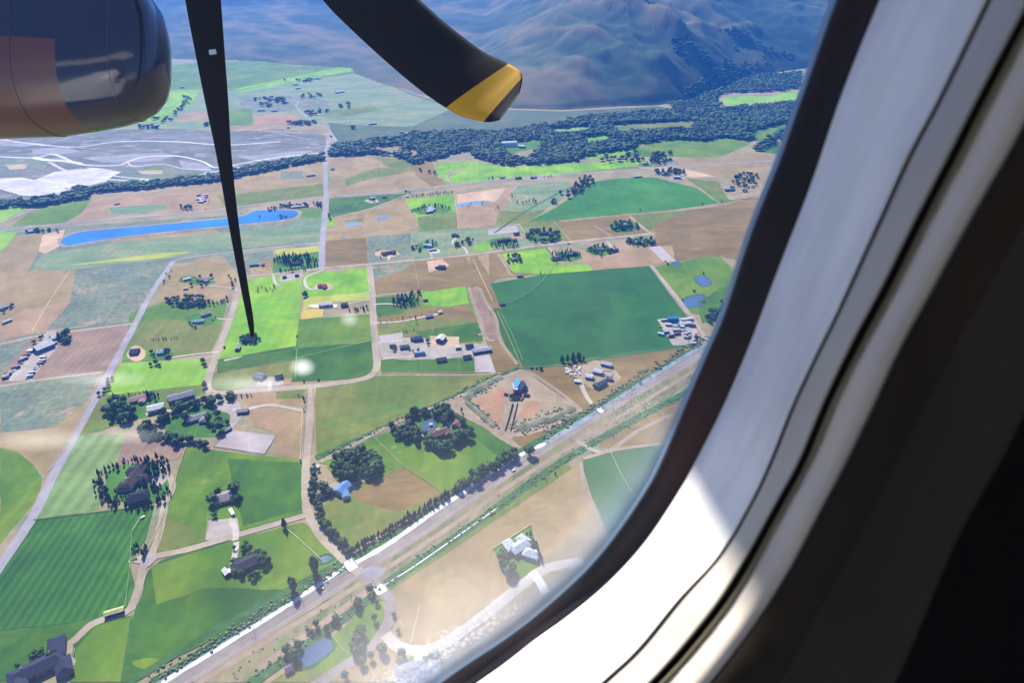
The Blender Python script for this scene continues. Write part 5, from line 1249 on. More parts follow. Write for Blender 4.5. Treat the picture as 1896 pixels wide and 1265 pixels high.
# ------------------------------------------------------------------ fences
def fence(px, c, label, h=1.2, gap=4.0, rail=.07, post=.09):
    P = [G(u, v) for u, v in px]; x0, y0 = P[0]; r = empty('fence', (x0, y0, gz(x0, y0))); tag(r, label, 'fence'); mp_, mr_ = MB(), MB()
    for i in range(len(P)-1):
        a, b = P[i], P[i+1]; D_ = math.dist(a, b); n = max(1, int(D_/gap)); dx, dy = (b[0]-a[0])/D_, (b[1]-a[1])/D_
        for k in range(n+1):
            q = (a[0]+dx*D_*k/n-x0, a[1]+dy*D_*k/n-y0); mp_.box(q[0]-post, q[0]+post, q[1]-post, q[1]+post, -.1, h)
        for z in (.45, .85, 1.2): mr_.tube((a[0]-x0, a[1]-y0, z*h/1.3), (b[0]-x0, b[1]-y0, z*h/1.3), rail, 4)
    m = cm('fence_rail', c); mp_.build('posts', m, r); mr_.build('rails', m, r)
for px, c, lb in [([(780,668),(780,692)],WHT,'short white fence across the lower paddock under the steel-blue barn'),([(850,664),(850,690)],WHT,'short white fence between the two small paddocks'),([(880,668),(881,692)],WHT,'white fence on the left side of the square arena'),
    ([(765,481),(776,532)],(236,226,196),'pale fence from the lane down the brown field'),([(885,596),(897,632)],WHT,'white fence on the right end of the upper paddock'),([(800,607),(803,620)],WHT,'stub of white fence above the sand patch'),
    ([(684,498),(687,560),(690,632)],(226,236,180),'pale green-white fence along the straight gravel road'),([(344,830),(331,870),(318,915),(303,955),(292,1020)],(226,232,150),'yellowish fence line right of the mansion drive'),
    ([(302,958),(274,1020)],(226,196,130),'orange-tinted fence left of the lane below the mansion'),([(262,958),(245,985),(240,1060),(232,1126)],(220,230,150),'pale broken fence line crossing the sown crop edge'),([(275,1054),(258,1105),(244,1150)],(220,230,160),'pale fence right of the lane down to the shelter'),
    ([(530,980),(545,992),(570,1015),(595,1038)],(236,244,226),'white rock-like line of fence running down to the tiny pond'),([(608,1170),(638,1208)],WHT,'white fence across the lower green beside the big pond'),([(648,1172),(654,1182)],WHT,'short white goal-like fence on the lower green'),
    ([(140,1203),(136,1216)],(236,240,180),'short pale fence by the round drive'),([(89,1213),(80,1224)],(236,240,180),'short yellow-white fence by the slate-roofed mansion'),([(912,1018),(985,972),(1003,1052)],(226,230,180),'thin pale fence round the green square of the white houses'),
    ([(1130,838),(1150,880),(1176,924)],(220,232,220),'thin white fence crossing the lower right alfalfa field'),([(914,558),(1,1)],WHT,''),([(697,856+18),(739,852)],WHT,''),([(607,853),(640,843),(665,856),(683,856)],(226,236,226),'white garden fence curving through the dense grove'),
    ([(599,870),(607,905)],(220,230,210),'thin pale fence left of the dense grove'),([(396,828),(490,842),(511,809)],BRN,'dark brown rail fence along the front of the grey riding arena'),([(397,826),(426,797)],BRN,'dark brown rail fence on the left of the grey riding arena'),
    ([(564,768),(560,850)],(236,230,214),'pale roadside fence left of the gravel road'),([(884,460),(876,440)],WHT,'short pale fence left of the small bright paddock'),([(903,444),(914,462)],WHT,'short pale fence right of the small bright paddock'),([(384,985),(386,958)],(226,232,180),'short pale fence left of the tan hip-roofed house'),
    ([(868,746),(890,768),(916,792)],(236,232,200),'pale silt fence on the left bank of the diamond site'),([(928,580),(950,624),(968,668)],(190,206,120),'pale track-like fence on the left edge of the big alfalfa field'),([(735,585),(1,1)],WHT,''),([(912,535),(903,565)],WHT,'')]:
    if lb: fence(px, c, lb)
# wheel-line irrigation in the big alfalfa field
P = [G(u, v) for u, v in [(934,566),(950,560),(968,551),(985,540),(1000,527),(1010,516),(1018,504),(1021,496)]]; x0, y0 = P[0]; P = smooth_open(P, 5)
r = empty('irrigation_boom', (x0, y0, gz(x0, y0))); tag(r, 'long curved irrigation boom on wheeled towers across the big alfalfa field', 'irrigation boom'); GAL = cm('galvanised_steel', (226,230,232), .4)
mb = MB(); [mb.tube((P[i][0]-x0, P[i][1]-y0, 3.4), (P[i+1][0]-x0, P[i+1][1]-y0, 3.4), .13, 6) for i in range(len(P)-1)]; mb.build('pipe', GAL, r)
for i in range(0, len(P), 3):
    q = (P[i][0]-x0, P[i][1]-y0); mb = MB()
    for dx, dy in ((-1.6,-1.2),(1.6,-1.2),(-1.6,1.2),(1.6,1.2)): mb.tube((q[0]+dx, q[1]+dy, .5), (q[0], q[1], 3.4), .09, 5)
    tw = mb.build('tower', GAL, r)
    for dx in (-1.7, 1.7): mb = MB(); mb.tube((q[0]+dx-.15, q[1], .6), (q[0]+dx+.15, q[1], .6), .6, 10); mb.build('wheel', TYRE, tw)
# culvert bridges on the canal and the entrance road
for (u, v), (u2, v2), wd, lb in [((642,1040),(656,1056),9,'pale concrete bridge carrying the gravel road over the canal'),((1106,757),(1115,765),7,'pale concrete culvert carrying the junkyard drive over the canal'),((700,1086),(709,1100),9,'paved bridge of the entrance road over the creek')]:
    a, b = G(u, v), G(u2, v2); cx, cy = (a[0]+b[0])/2, (a[1]+b[1])/2; Lb = math.dist(a, b); r = empty('bridge', (cx, cy, gz(cx, cy)), math.atan2(b[1]-a[1], b[0]-a[0])); tag(r, lb, 'bridge')
    mb = MB(); mb.box(-Lb/2, Lb/2, -wd/2, wd/2, -.3, .12); mb.build('deck', cm('pale_concrete', (226,220,216)), r)
    for s in (-1, 1): mb = MB(); mb.box(-Lb/2, Lb/2, s*wd/2-.2, s*wd/2+.2, .12, 1.0); mb.build('parapet', cm('concrete_parapet', (190,180,172)), r)
# low banks of the diamond site
def bank(px, w_, h_, lb):
    P = smooth_open([G(u, v) for u, v in px], 8); vs, fs = [], []
    for i, p in enumerate(P):
        a, b = P[max(0, i-1)], P[min(len(P)-1, i+1)]; l = math.dist(a, b); nx, ny = -(b[1]-a[1])/l, (b[0]-a[0])/l; e = min(1, i/3, (len(P)-1-i)/3)
        for o_, z in ((-1, -.05), (-.35, h_*.8), (.1, h_), (.5, h_*.7), (1, -.05)):
            vs.append((p[0]+nx*o_*w_/2+random.gauss(0,.3), p[1]+ny*o_*w_/2+random.gauss(0,.3), (z*e if z > 0 else z)+random.gauss(0,.12)*(z > 0)))
    for i in range(len(P)-1):
        for k in range(4): fs.append((i*5+k, i*5+k+1, i*5+k+6, i*5+k+5))
    o = mesh_obj('bank', vs, fs, FM['berm'], smooth=True)
    if sum(p.normal.z for p in o.data.polygons) < 0: o.data.flip_normals()
    o['kind'] = 'structure'
bank([(862,742),(872,728),(890,718),(912,706),(932,697)], 13, 2.6, ''); bank([(862,744),(878,758),(898,776),(918,795)], 9, 2.2, ''); bank([(955,798),(985,785),(1020,775),(1052,764),(1058,752)], 14, 3, ''); bank([(1040,772),(1058,772),(1072,766)], 10, 2.5, '')
# entrance sign bed, white stones and utility poles
x, y = G(250,1038); r = empty('sign_bed', (x, y, gz(x, y)), .3); tag(r, 'oval yellow-edged planting bed at the lane fork', 'planting bed'); mb = MB()
[mb.tube((4.5*math.cos(k*math.pi/8), 2.6*math.sin(k*math.pi/8), .25), (4.5*math.cos((k+1)*math.pi/8), 2.6*math.sin((k+1)*math.pi/8), .25), .35, 6) for k in range(16)]; mb.build('border', cm('yellow_border', (236,226,110)), r)
mb = MB(); [mb.tube((random.uniform(-3,3), random.uniform(-1.4,1.4), 0), (random.uniform(-3,3), random.uniform(-1.4,1.4), 1.1), .5, 6, .1) for k in range(10)]; mb.build('shrubs', SCRUB, r)
for k_, (u, v) in enumerate([(470,1166),(560,1112),(652,1118),(742,1061),(846,997),(930,944)]):
    x, y = G(u, v); r = empty('utility_pole', (x, y, gz(x, y)), math.radians(HD)); tag(r, 'thin wooden utility pole on the verge below the highway', 'utility pole', 'utility poles on the verge')
    mb = MB(); mb.tube((0,0,0), (0,0,10.5), .16, 7, .1); mb.build('pole', BARK, r); mb = MB(); mb.box(-.08, .08, -1.2, 1.2, 9.6, 9.75); mb.build('crossarm', BARK, r)
# ------------------------------------------------------------------ the aeroplane round the camera
plane = empty('turboprop_airplane', (0, 0, CAMH-1.2)); tag(plane, 'dark blue turboprop airplane seen from its cabin, with engine, propeller and window surround', 'airplane')
def part(name, verts, faces, mats, parent=plane, smooth=True, midx=None):
    """verts in world space; the thing's Empty is unrotated so only its place is taken off"""
    off = Vector(plane.location); o = mesh_obj(name, [Vector(v)-off for v in verts], faces, mats, None, smooth, midx)
    o.parent = parent; return o
# window surround: closed loops of picture rays at their own distance, lofted into real surfaces
TL = math.radians(30)
HID = [(600,1420),(250,1490),(-150,1420),(-500,1150),(-680,700),(-700,200),(-500,-350),(-100,-750),(400,-950),(900,-1000),(1350,-850),(1580,-550)]
def catmull(pts, n=10): return smooth_open(pts, n)
def resample(pts, n):
    d = [0]
    for i in range(1, len(pts)): d.append(d[-1]+math.dist(pts[i], pts[i-1]))
    return [(float(np.interp(d[-1]*k/n, d, [p[0] for p in pts])), float(np.interp(d[-1]*k/n, d, [p[1] for p in pts]))) for k in range(n)]
def loop(tr, s, n=240):
    hid = [(450+(u-450)*s, 250+(v-250)*s) for u, v in HID]
    full = smooth_closed(tr+hid, 10); k = (len(tr)-1)*10
    return resample(full[:k+1], n)+resample(full[k:]+[full[0]], n)
c0 = [(1640,-260),(1590,-110),(1545,0),(1500,130),(1470,215),(1440,300),(1400,400),(1372,480),(1340,580),(1310,650),(1280,720),(1240,815),(1205,890),(1150,975),(1090,1050),(1010,1125),(940,1180),(850,1240),(740,1320)]
c1 = [(1760,-300),(1680,-120),(1628,0),(1560,170),(1500,345),(1440,500),(1390,632),(1340,750),(1290,850),(1250,922),(1190,1010),(1120,1085),(1050,1143),(990,1186),(920,1240),(830,1300),(740,1352)]
c2 = [(2000,-360),(1900,-150),(1828,0),(1742,177),(1685,284),(1632,400),(1552,576),(1512,657),(1468,752),(1427,855),(1394,926),(1335,1027),(1259,1111),(1184,1203),(1121,1262),(1000,1370),(880,1450)]
c3 = [(2080,-330),(1990,-160),(1905,0),(1812,177),(1755,290),(1698,400),(1636,525),(1581,628),(1528,738),(1481,850),(1440,926),(1358,1073),(1299,1157),(1207,1262),(1090,1370),(950,1470)]
c3b = [(u+13+3*(v < 700), v+5) for u, v in c3]
c4 = [(2140,-400),(2080,-180),(1990,40),(1896,234),(1802,400),(1728,536),(1666,650),(1615,760),(1567,859),(1520,947),(1465,1052),(1402,1153),(1318,1264),(1220,1370),(1080,1500)]
c5 = [(2180,-350),(2090,-50),(1985,200),(1890,422),(1802,583),(1714,752),(1659,859),(1583,1010),(1499,1165),(1453,1253),(1360,1400),(1220,1560)]
c6 = [(2280,-200),(2150,150),(2010,500),(1881,800),(1772,1001),(1658,1264),(1540,1450),(1380,1650)]
def place(lp, D):
    out = []
    for u, v in lp:
        r = ray(u, v); b = (V0-v)/FPX; den = math.cos(TL)+b*math.sin(TL)
        out.append(CP+r*(D/max(den, .25)))
    return out
LP = {0: loop(c0, 1), 1: loop(c1, 1.05), 2: loop(c2, 1.2), 3: loop(c3, 1.28), '3b': loop(c3b, 1.29), 4: loop(c4, 1.37), 5: loop(c5, 1.5), 6: loop(c6, 1.66)}
def mid(a, b, t): return [(p[0]*(1-t)+q[0]*t, p[1]*(1-t)+q[1]*t) for p, q in zip(a, b)]
def loft(name, rings, mats, parent=plane, midx_row=None, smooth=True):
    n = len(rings[0]); V = [p for r in rings for p in r]; Fc = []; mi = []
    for k in range(len(rings)-1):
        for i in range(n):
            j = (i+1) % n; Fc.append((k*n+i, k*n+j, (k+1)*n+j, (k+1)*n+i)); mi.append(midx_row[k] if midx_row else 0)
    return part(name, V, Fc, mats, parent, smooth, mi)
def plastic(name, col, rough, grime, spec=.4):
    m, t, b = newmat(name); N = t.nodes; L = t.links
    b.inputs['Roughness'].default_value = rough; b.inputs['Specular IOR Level'].default_value = spec
    tc = N.new('ShaderNodeNewGeometry'); mp = N.new('ShaderNodeMapping'); mp.inputs['Scale'].default_value = (9, 9, 3)
    L.new(tc.outputs['Position'], mp.inputs[0]); n = N.new('ShaderNodeTexNoise'); n.inputs['Scale'].default_value = 3; n.inputs['Detail'].default_value = 6; L.new(mp.outputs[0], n.inputs['Vector'])
    r = N.new('ShaderNodeValToRGB'); r.color_ramp.elements[0].position = .35; r.color_ramp.elements[1].position = .6
    r.color_ramp.elements[0].color = grime+(1,); r.color_ramp.elements[1].color = col+(1,); L.new(n.outputs[0], r.inputs[0]); L.new(r.outputs[0], b.inputs['Base Color'])
    n2 = N.new('ShaderNodeTexNoise'); n2.inputs['Scale'].default_value = 900; L.new(tc.outputs['Position'], n2.inputs['Vector'])
    bp = N.new('ShaderNodeBump'); bp.inputs['Strength'].default_value = .12; bp.inputs['Distance'].default_value = .0004; L.new(n2.outputs[0], bp.inputs['Height']); L.new(bp.outputs[0], b.inputs['Normal'])
    return m
M_rev = plastic('cream_window_reveal', (.86,.84,.82), .5, (.66,.64,.64)); M_trim = plastic('grey_beige_trim', (.47,.43,.38), .55, (.38,.345,.30)); M_trim2 = plastic('worn_window_trim', (.60,.53,.47), .55, (.46,.41,.37))
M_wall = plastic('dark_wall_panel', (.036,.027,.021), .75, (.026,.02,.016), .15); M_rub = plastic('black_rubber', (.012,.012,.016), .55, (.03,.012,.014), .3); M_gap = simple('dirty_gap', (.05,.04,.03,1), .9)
M_edge = simple('pane_edge_reflection', (.22,.33,.45,1), .3); M_dark = simple('dark_cabin_lining', (.006,.005,.005,1), .95, spec=.05)
# pane seal (black), its edge painted with a bluish reflection, the deep cream reveal, trim rings, wall panel
r0a = mid(LP[0], LP[1], -.16); low = []
loft('painted_edge_reflection', [place(mid(LP[0], LP[1], -.10), .301), place(mid(LP[0], LP[1], -.02), .297), place(mid(LP[0], LP[1], .04), .296)], M_edge)
loft('window_seal', [place(LP[0], .312), place(LP[0], .298), place(mid(LP[0], LP[1], .12), .291), place(mid(LP[0], LP[1], .5), .288), place(mid(LP[0], LP[1], .85), .284), place(LP[1], .280), place(mid(LP[1], LP[2], .02), .282)], M_rub)
rev = loft('window_reveal', [place(LP[1], .279), place(mid(LP[1], LP[2], .04), .272), place(mid(LP[1], LP[2], .3), .248), place(mid(LP[1], LP[2], .34), .2455), place(mid(LP[1], LP[2], .66), .220), place(mid(LP[1], LP[2], .96), .200), place(mid(LP[1], LP[2], .985), .1985), place(mid(LP[1], LP[2], 1.0), .200)], M_rev)
loft('reveal_groove', [place(LP[2], .200), place(mid(LP[2], LP[3], .05), .207), place(mid(LP[2], LP[3], .12), .195)], M_gap)
loft('inner_trim', [place(mid(LP[2], LP[3], .10), .1955), place(mid(LP[2], LP[3], .16), .1935), place(mid(LP[2], LP[3], .9), .1735), place(mid(LP[2], LP[3], .98), .1720), place(LP[3], .1735)], M_trim)
loft('shade_track_gap', [place(LP[3], .1730), place(mid(LP[3], LP['3b'], .4), .186), place(LP['3b'], .170)], M_gap)
# wavy bead of old sealant along the gap
bead = []
for ii_ in range(len(LP['3b'])):
    k = .45+.55*(vnoise(np.array([ii_*.42]), np.array([0.5]), 5)[0])
    p, q = LP['3b'][ii_], LP[4][ii_]; bead.append((p[0]+(q[0]-p[0])*.17*k, p[1]+(q[1]-p[1])*.17*k))
loft('sealant_bead', [place(LP['3b'], .1702), place(mid(LP['3b'], bead, .5), .1684), place(bead, .1690)], simple('old_sealant', (.2,.18,.11,1), .8))
loft('outer_trim', [place(mid(LP['3b'], bead, .8), .1694), place(mid(LP['3b'], LP[4], .19), .1675), place(mid(LP['3b'], LP[4], .5), .1605), place(mid(LP['3b'], LP[4], .93), .1520), place(LP[4], .1535)], M_trim2)
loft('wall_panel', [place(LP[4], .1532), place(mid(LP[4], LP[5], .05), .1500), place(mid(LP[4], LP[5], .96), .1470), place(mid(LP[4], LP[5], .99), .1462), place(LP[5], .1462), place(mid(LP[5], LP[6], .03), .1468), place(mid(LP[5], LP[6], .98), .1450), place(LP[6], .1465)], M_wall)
# fuselage lining round the camera
rings = [place(LP[6], .1464)]
axis = (FW*math.cos(TL)+UPV*math.sin(TL)).normalized()
cen = sum(rings[0], Vector())/len(rings[0])
for k, (sc_, bk) in enumerate([(1.8, -.06), (3.2, .05), (4.6, .35), (5.2, .9), (4.8, 1.3), (4.0, 1.6)]):   # far side left open, an added gap letting fill light in
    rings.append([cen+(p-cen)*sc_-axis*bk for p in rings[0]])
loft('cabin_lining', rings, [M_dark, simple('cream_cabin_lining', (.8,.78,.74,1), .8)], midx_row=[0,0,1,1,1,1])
loft('fuselage_skin', [place(LP[1], .330), [cen+(p-cen)*2.1+axis*.20 for p in rings[0]], [cen+(p-cen)*5.6+axis*.1-axis*.3 for p in rings[0]], [cen+(p-cen)*6.2-axis*1.2 for p in rings[0]]], [simple('white_fuselage_paint', (.75,.75,.76,1), .35)])
loft('window_frame', [place(LP[0], .311), place(LP[0], .330), place(LP[1], .331)], [M_rub])
# bluish reflection along the pane edge, painted as a strip widening round the lower corner
mE = bpy.data.materials.new('painted_rim_reflection'); mE.use_nodes = True; t = mE.node_tree; b = t.nodes['Principled BSDF']; b.inputs['Base Color'].default_value = (.20,.34,.52,1); b.inputs['Roughness'].default_value = .35
tr = t.nodes.new('ShaderNodeBsdfTransparent'); mx = t.nodes.new('ShaderNodeMixShader'); at = t.nodes.new('ShaderNodeAttribute'); at.attribute_name = 'reflection_fac'
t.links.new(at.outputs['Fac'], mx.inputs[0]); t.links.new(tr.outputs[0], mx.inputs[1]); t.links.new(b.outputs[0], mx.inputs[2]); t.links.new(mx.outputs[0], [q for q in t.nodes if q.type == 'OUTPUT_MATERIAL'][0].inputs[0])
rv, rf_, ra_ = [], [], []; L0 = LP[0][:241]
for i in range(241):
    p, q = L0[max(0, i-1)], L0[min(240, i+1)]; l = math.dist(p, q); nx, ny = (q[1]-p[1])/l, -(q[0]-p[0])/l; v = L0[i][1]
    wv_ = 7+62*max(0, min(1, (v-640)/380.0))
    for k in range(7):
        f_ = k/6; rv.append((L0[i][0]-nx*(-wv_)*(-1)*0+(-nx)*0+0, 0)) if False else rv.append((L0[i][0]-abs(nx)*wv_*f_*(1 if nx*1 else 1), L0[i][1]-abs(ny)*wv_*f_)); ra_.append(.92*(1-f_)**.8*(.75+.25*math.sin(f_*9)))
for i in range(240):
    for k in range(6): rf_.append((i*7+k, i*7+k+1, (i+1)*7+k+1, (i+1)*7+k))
rim_o = part('rim_reflection', place(rv, .3008), rf_, [mE]); at_ = rim_o.data.attributes.new('reflection_fac', 'FLOAT', 'POINT'); at_.data.foreach_set('value', ra_)
# unseen slab added above the window, its edge shaped to shade the reveal
PA = place([(1270,880)], .28)[0]; PB = place([(1400,1150)], .1535)[0]
xh = (RT-SD*RT.dot(SD)).normalized(); dI = SD.cross(xh); dI = dI if dI.dot(axis) < 0 else -dI
slo = (PB-PA).dot(dI)/(PB-PA).dot(xh); e0 = PA+SD*1.5; V = []; xB = (PB-PA).dot(xh)+.03; XS = (-2.6, -.16, 0, xB, 2.2)
def eo(x_): return slo*max(-.16, min(x_, xB))
for a in range(9):
    th_ = a/8*math.pi
    for x_ in XS: V.append(e0+xh*x_+dI*(eo(x_)-.03*math.sin(th_)+.03)+SD*.04*math.cos(th_))
for b_ in (.04, -.04):
    for x_ in XS: V.append(e0+xh*x_+dI*3.2+SD*b_)
part('added_sun_blocker', V, [(5*k+q, 5*k+q+1, 5*k+q+6, 5*k+q+5) for k in range(8) for q in range(4)]+[(q, q+1, 46+q, 45+q) for q in range(4)]+[(40+q, 41+q, 51+q, 50+q) for q in range(4)], [simple('grey_blocker_paint', (.5,.5,.52,1), .4)], smooth=False)
print('SLOPE', slo)
# clear acrylic pane with frost and a painted glare veil near its lower rim
m = bpy.data.materials.new('glare_veiled_pane'); m.use_nodes = True; t = m.node_tree; N = t.nodes; L = t.links
for n_ in list(N):
    if n_.type == 'BSDF_PRINCIPLED': N.remove(n_)
out = [n_ for n_ in N if n_.type == 'OUTPUT_MATERIAL'][0]
tr = N.new('ShaderNodeBsdfTransparent'); tr.inputs[0].default_value = (.97,.975,.985,1)
df = N.new('ShaderNodeBsdfTranslucent'); df.inputs[0].default_value = (.92,.88,.9,1)
df2 = N.new('ShaderNodeBsdfDiffuse'); df2.inputs[0].default_value = (.92,.88,.9,1)
ads = N.new('ShaderNodeMixShader'); ads.inputs[0].default_value = .3; L.new(df.outputs[0], ads.inputs[1]); L.new(df2.outputs[0], ads.inputs[2])
gl = N.new('ShaderNodeBsdfGlossy'); gl.inputs['Roughness'].default_value = .02
mx = N.new('ShaderNodeMixShader'); L.new(tr.outputs[0], mx.inputs[1]); L.new(ads.outputs[0], mx.inputs[2])
uvn = N.new('ShaderNodeUVMap'); uvn.uv_map = 'rim'
sp = N.new('ShaderNodeSeparateXYZ'); L.new(uvn.outputs[0], sp.inputs[0])      # x: glare weight painted by distance to the lower rim, y: frost weight
nz = N.new('ShaderNodeTexNoise'); nz.inputs['Scale'].default_value = 14; nz.inputs['Detail'].default_value = 5
g = N.new('ShaderNodeNewGeometry'); L.new(g.outputs['Position'], nz.inputs['Vector'])
mrn = N.new('ShaderNodeMapRange'); mrn.inputs[1].default_value = .25; mrn.inputs[2].default_value = .75; mrn.inputs[3].default_value = .7; mrn.inputs[4].default_value = 1.3; L.new(nz.outputs[0], mrn.inputs[0])
m1 = N.new('ShaderNodeMath'); m1.operation = 'MULTIPLY'; L.new(sp.outputs[0], m1.inputs[0]); L.new(mrn.outputs[0], m1.inputs[1])
fz = N.new('ShaderNodeTexVoronoi'); fz.inputs['Scale'].default_value = 300; L.new(g.outputs['Position'], fz.inputs['Vector'])
fr = N.new('ShaderNodeMapRange'); fr.inputs[1].default_value = .55; fr.inputs[2].default_value = .1; fr.inputs[3].default_value = 0; fr.inputs[4].default_value = 1; L.new(fz.outputs['Distance'], fr.inputs[0])
m2 = N.new('ShaderNodeMath'); m2.operation = 'MULTIPLY_ADD'; L.new(fr.outputs[0], m2.inputs[0]); L.new(sp.outputs[1], m2.inputs[1]); L.new(m1.outputs[0], m2.inputs[2]); m2.use_clamp = True
L.new(m2.outputs[0], mx.inputs[0]); L.new(mx.outputs[0], out.inputs[0])
PU, PV_ = np.meshgrid(np.linspace(-720, 1660, 90), np.linspace(-1010, 1500, 95))
loop0 = mid(LP[0], LP[1], .02)
pv, pf, idx, wts = [], [], {}, []
def glare_w(u, v):
    # painted glare veil hugging the lower right rim
    rim = min(math.hypot(u-a, v-b) for a, b in c0[8:]); lowr = max(0.0, min(1.0, (v-560)/700.0))
    a = .004+(.30*lowr**2.2*math.exp(-max(0, rim-20)/260.0)+.02*lowr**2)*max(.12, min(1, (u-350)/450.0))
    if u > 1050 and v < 1010: a += .12*math.exp(-rim/60.0)
    f_ = .4*math.exp(-((rim-48)/24.0)**2)*max(0, min(1, (v-1110)/50.0))
    return a, f_
REFLECTION_SPOTS = [(560,680,15,11,.42),(647,592,12,9,.2),(190,702,60,10,.12),(80,815,70,14,.12),(240,808,40,10,.10),(455,712,50,12,.18)]
gridpts = {}
for iy in range(PV_.shape[0]):
    for ix in range(PU.shape[1]):
        gridpts[(iy, ix)] = len(pv); u, v = PU[iy, ix], PV_[iy, ix]; pv.append((u, v))
inside = [inpoly(u, v, loop0) for u, v in pv]
for iy in range(PV_.shape[0]-1):
    for ix in range(PU.shape[1]-1):
        q = [gridpts[(iy, ix)], gridpts[(iy+1, ix)], gridpts[(iy+1, ix+1)], gridpts[(iy, ix+1)]]
        if any(inside[k] for k in q): pf.append(tuple(q))
pane = part('window_pane', place(pv, .3045), pf, [m], smooth=True)
uv = pane.data.uv_layers.new(name='rim')
W8 = [glare_w(u, v) for u, v in pv]
for lp_ in pane.data.loops: uv.data[lp_.index].uv = W8[lp_.vertex_index]
# bright reflections on the pane, painted as translucent spots
for u, v, ru, rv, k in REFLECTION_SPOTS:
    md, t, b = newmat('painted_reflection'); N = t.nodes; L = t.links
    out = [n_ for n_ in N if n_.type == 'OUTPUT_MATERIAL'][0]; N.remove(b)
    tr = N.new('ShaderNodeBsdfTransparent'); tl = N.new('ShaderNodeBsdfTranslucent'); tl.inputs[0].default_value = (.95,.95,.9,1); mx = N.new('ShaderNodeMixShader')
    uvn = N.new('ShaderNodeUVMap'); gr = N.new('ShaderNodeTexGradient'); gr.gradient_type = 'SPHERICAL'; L.new(uvn.outputs[0], gr.inputs[0])
    mp = N.new('ShaderNodeMath'); mp.operation = 'MULTIPLY'; mp.inputs[1].default_value = k; L.new(gr.outputs[0], mp.inputs[0]); L.new(mp.outputs[0], mx.inputs[0])
    L.new(tr.outputs[0], mx.inputs[1]); L.new(tl.outputs[0], mx.inputs[2]); L.new(mx.outputs[0], out.inputs[0])
    P_ = [(u+ru*1.7*math.cos(a*math.pi/8), v+rv*1.7*math.sin(a*math.pi/8)) for a in range(16)]
    so_ = part('reflection_spot', place([(u, v)]+P_, .3035), [(0, 1+i, 1+(i+1) % 16) for i in range(16)], [md], pane)
    ul = so_.data.uv_layers.new(name='UVMap')
    for lp_ in so_.data.loops:
        i = lp_.vertex_index; ul.data[lp_.index].uv = (0, 0) if i == 0 else (math.cos((i-1)*math.pi/8), math.sin((i-1)*math.pi/8))
# engine nacelle: a rounded cowling, its axis lying across the view
mN, t, b = newmat('dark_blue_cowling_paint'); N = t.nodes; L = t.links
b.inputs['Roughness'].default_value = .12; b.inputs['Coat Weight'].default_value = .1; b.inputs['Coat Roughness'].default_value = .04
b.inputs['Base Color'].default_value = (.006,.012,.035,1)
mO = simple('dull_red_reflection', (.06,.024,.024,1), .3)  # dull red reflection on the cowling, painted as a patch of colour
DN = 2.7
prof = [(318,0),(316,30),(311,58),(300,84),(282,104),(255,119),(222,130),(170,141),(120,149),(94,153),(-40,160),(-220,166),(-500,170),(-900,166),(-1300,150)]
A0, A1 = C(306, 116, DN), C(-1300, 92, DN*.97); ax = (A1-A0).normalized(); ea = UPV-(UPV.dot(ax))*ax; ea.normalize(); eb = ax.cross(ea)
V, Fc, mi = [], [], []; n = 64
for k, (u, rpx) in enumerate(prof):
    tt = (318-u)/1618.0; c_ = A0+(A1-A0)*tt; rr = rpx/FPX*DN*1.0+.0005
    for i in range(n):
        a = 2*math.pi*i/n; ca, sa = math.cos(a), math.sin(a)
        sq = (abs(ca)**2.6+abs(sa)**2.6)**(-1/2.6)
        V.append(c_+ea*rr*ca*sq*(1.25 if ca > 0 else .86)+eb*rr*sa*sq*.7)
for k in range(len(prof)-1):
    for i in range(n):
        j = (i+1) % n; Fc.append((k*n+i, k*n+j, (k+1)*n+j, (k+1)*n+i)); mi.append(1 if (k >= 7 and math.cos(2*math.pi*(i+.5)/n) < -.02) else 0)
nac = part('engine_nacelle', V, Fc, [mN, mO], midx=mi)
# cowl seam and rivets
seam = MB()
for u_, rr_ in ((255,119),(96,152.8)):
    tt = (318-u_)/1618.0; c_ = A0+(A1-A0)*tt; pr_ = []
    for i in range(72):
        a = 2*math.pi*i/72; ca, sa = math.cos(a), math.sin(a); sq = (abs(ca)**2.6+abs(sa)**2.6)**(-1/2.6); rr = (rr_+.6)/FPX*DN
        pr_.append(c_+ea*rr*ca*sq*(1.25 if ca > 0 else .86)+eb*rr*sa*sq*.7)
    for i in range(72):
        seam.tube(pr_[i], pr_[(i+1) % 72], .0016, 4)
        q = pr_[i]+ax*.022; seam.tube(q-(q-c_).normalized()*.001, q+(q-c_).normalized()*.0008, .0028, 6)
part('cowl_seam', seam.v, seam.f, [simple('seam_metal', (.10,.11,.14,1), .35, 1.0)], nac, False)
# upper part of the nacelle and the chin air intake lip above the frame
mb = MB(); 
P1 = C(300, -430, 2.9); P2 = C(-1300, -330, 2.9); mb.tube(P1, P2, .42, 28, .5)
part('nacelle_upper_body', mb.v, mb.f, [mN], nac, True)
prop = empty('propeller', (0, 0, 0)); prop.parent = plane; HUB = C(312, -430, 2.62); prop.location = HUB-Vector(plane.location)
def ppart(name, V, Fc, mats, parent=prop, smooth=True, midx=None):
    o = mesh_obj(name, [Vector(v)-HUB for v in V], Fc, mats, None, smooth, midx); o.parent = parent; return o
mB = simple('black_blade_coating', (.002,.005,.011,1), .7, spec=.08); mY = simple('yellow_blade_tip', (.36,.19,.012,1), .75, spec=.15)
mb = MB(); A = -ax
for k in range(8):
    a0, a1 = k/8*math.pi/2, (k+1)/8*math.pi/2; mb.tube(HUB+A*.42*math.sin(a0), HUB+A*.42*math.sin(a1), .26*math.cos(a0), 24, .26*math.cos(a1)+.001)
mb.tube(HUB-A*.18, HUB, .24, 24, .26)
ppart('spinner', mb.v, mb.f, [mB])
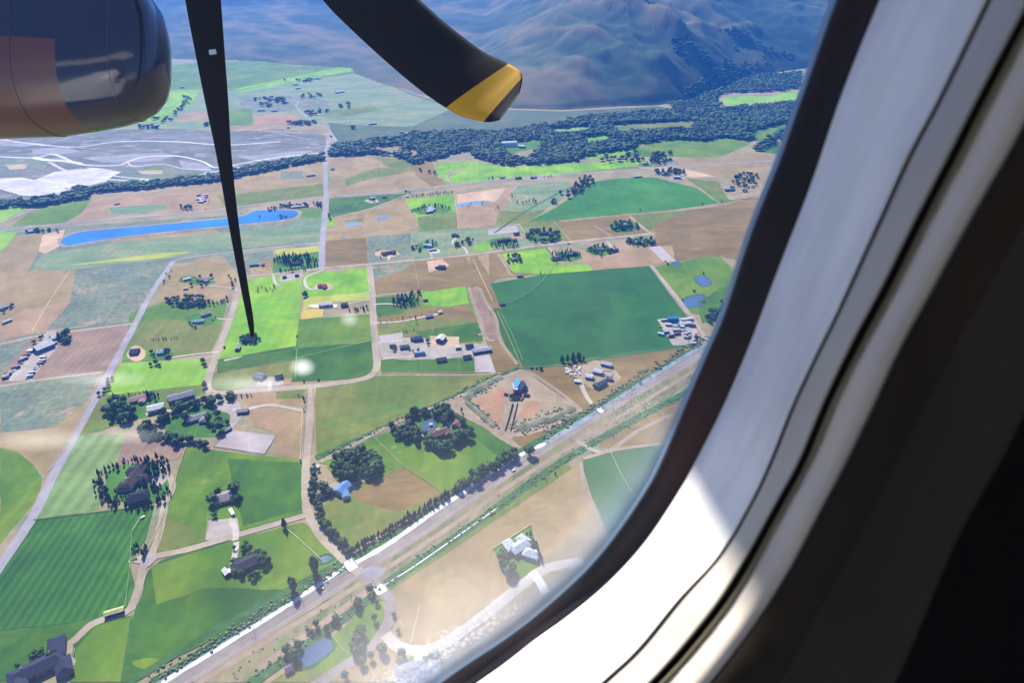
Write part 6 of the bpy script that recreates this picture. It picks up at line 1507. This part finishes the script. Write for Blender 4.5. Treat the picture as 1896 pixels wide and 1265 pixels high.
def blade(rows, mats, d0, d1, band=None, nseg=14, thick=.10):
    """rows: left and right picture edge points from root to tip; a cambered aerofoil is lofted through them"""
    ra = smooth_open([r[:2] for r in rows], 5); rb = smooth_open([r[2:] for r in rows], 5); V, Fc, mi = [], [], []
    M = len(ra)
    for k in range(M):
        t_ = k/(M-1); d = d0+(d1-d0)*t_; p = C(*ra[k], d); q = C(*rb[k], d+.015); ch = q-p; nrm = -FW; wd = ch.length
        for i in range(nseg):
            a = 2*math.pi*i/nseg; xx = .5-.5*math.cos(a); yy = math.sin(a)*(thick*(1-.55*t_))*.5*(1.1-.7*xx)
            V.append(p+ch*xx+nrm*wd*yy)
    for k in range(M-1):
        for i in range(nseg):
            j = (i+1) % nseg; Fc.append((k*nseg+i, k*nseg+j, (k+1)*nseg+j, (k+1)*nseg+i)); mi.append(1 if band and band[0] <= k/(M-1) < band[1] else 0)
    Fc.append(tuple(range(nseg))); mi.append(0); Fc.append(tuple(range((M-1)*nseg, M*nseg))[::-1]); mi.append(0)
    return ppart('propeller_blade', V, Fc, mats, midx=mi)
blade([(290,-430,345,-430),(305,-300,370,-300),(325,-120,398,-120),(343,0,409,0),(361,95,416,95),(380,190,423,190),(401,290,429,290),(424,420,443,420),(443,520,458,520),(457,590,469,588),(464,624,471,622)], [mB, mY], 2.62, 2.35, None, thick=.5)
blade([(280,-400,340,-450),(400,-250,520,-330),(500,-120,660,-190),(598,0,745,-40),(640,44,800,20),(700,100,850,62),(760,152,895,95),(808,188,930,112),(850,213,955,125),(880,222,965,134),(905,226,967,150),(925,222,962,172)], [mB, mY], 2.62, 2.45, (.66, .86), thick=.16)
q4 = [C(u, v, 2.45) for u, v in ((386,92),(399,90),(401,99),(388,101))]; ppart('blade_label', q4+[q+FW*.002 for q in q4], [(0,1,2,3),(7,6,5,4),(0,4,5,1),(1,5,6,2),(2,6,7,3),(3,7,4,0)], [simple('pale_decal', (.25,.3,.34,1), .6)], smooth=False)
for k in range(3):       # further blades, above the picture
    dv = [(-60,-1300),(900,-900),(-700,-900)][k]; x0, y0 = 312, -430; dx, dy = dv[0]-x0, dv[1]-y0; l = math.hypot(dx, dy); nx, ny = -dy/l, dx/l
    blade([(x0+dx*t_-nx*w_, y0+dy*t_-ny*w_, x0+dx*t_+nx*w_, y0+dy*t_+ny*w_) for t_, w_ in ((0,30),(.2,55),(.5,80),(.8,75),(.95,50),(1,20))], [mB, mY], 2.62, 2.7, (.85, .97), thick=.14)
# ------------------------------------------------------------------ air
mh = bpy.data.materials.new('valley_haze'); mh.use_nodes = True; t = mh.node_tree
for n_ in list(t.nodes):
    if n_.type == 'BSDF_PRINCIPLED': t.nodes.remove(n_)
pvn = t.nodes.new('ShaderNodeVolumePrincipled'); pvn.inputs['Color'].default_value = (.04,.25,1.0,1); pvn.inputs['Density'].default_value = 1.0e-4; pvn.inputs['Anisotropy'].default_value = .2
t.links.new(pvn.outputs[0], [n_ for n_ in t.nodes if n_.type == 'OUTPUT_MATERIAL'][0].inputs['Volume'])
mb = MB(); mb.box(-14500, 14500, -3500, 16500, -6, max(float(H.max())+30, CAMH+40)); ho = mb.build('haze', mh); ho['kind'] = 'stuff'
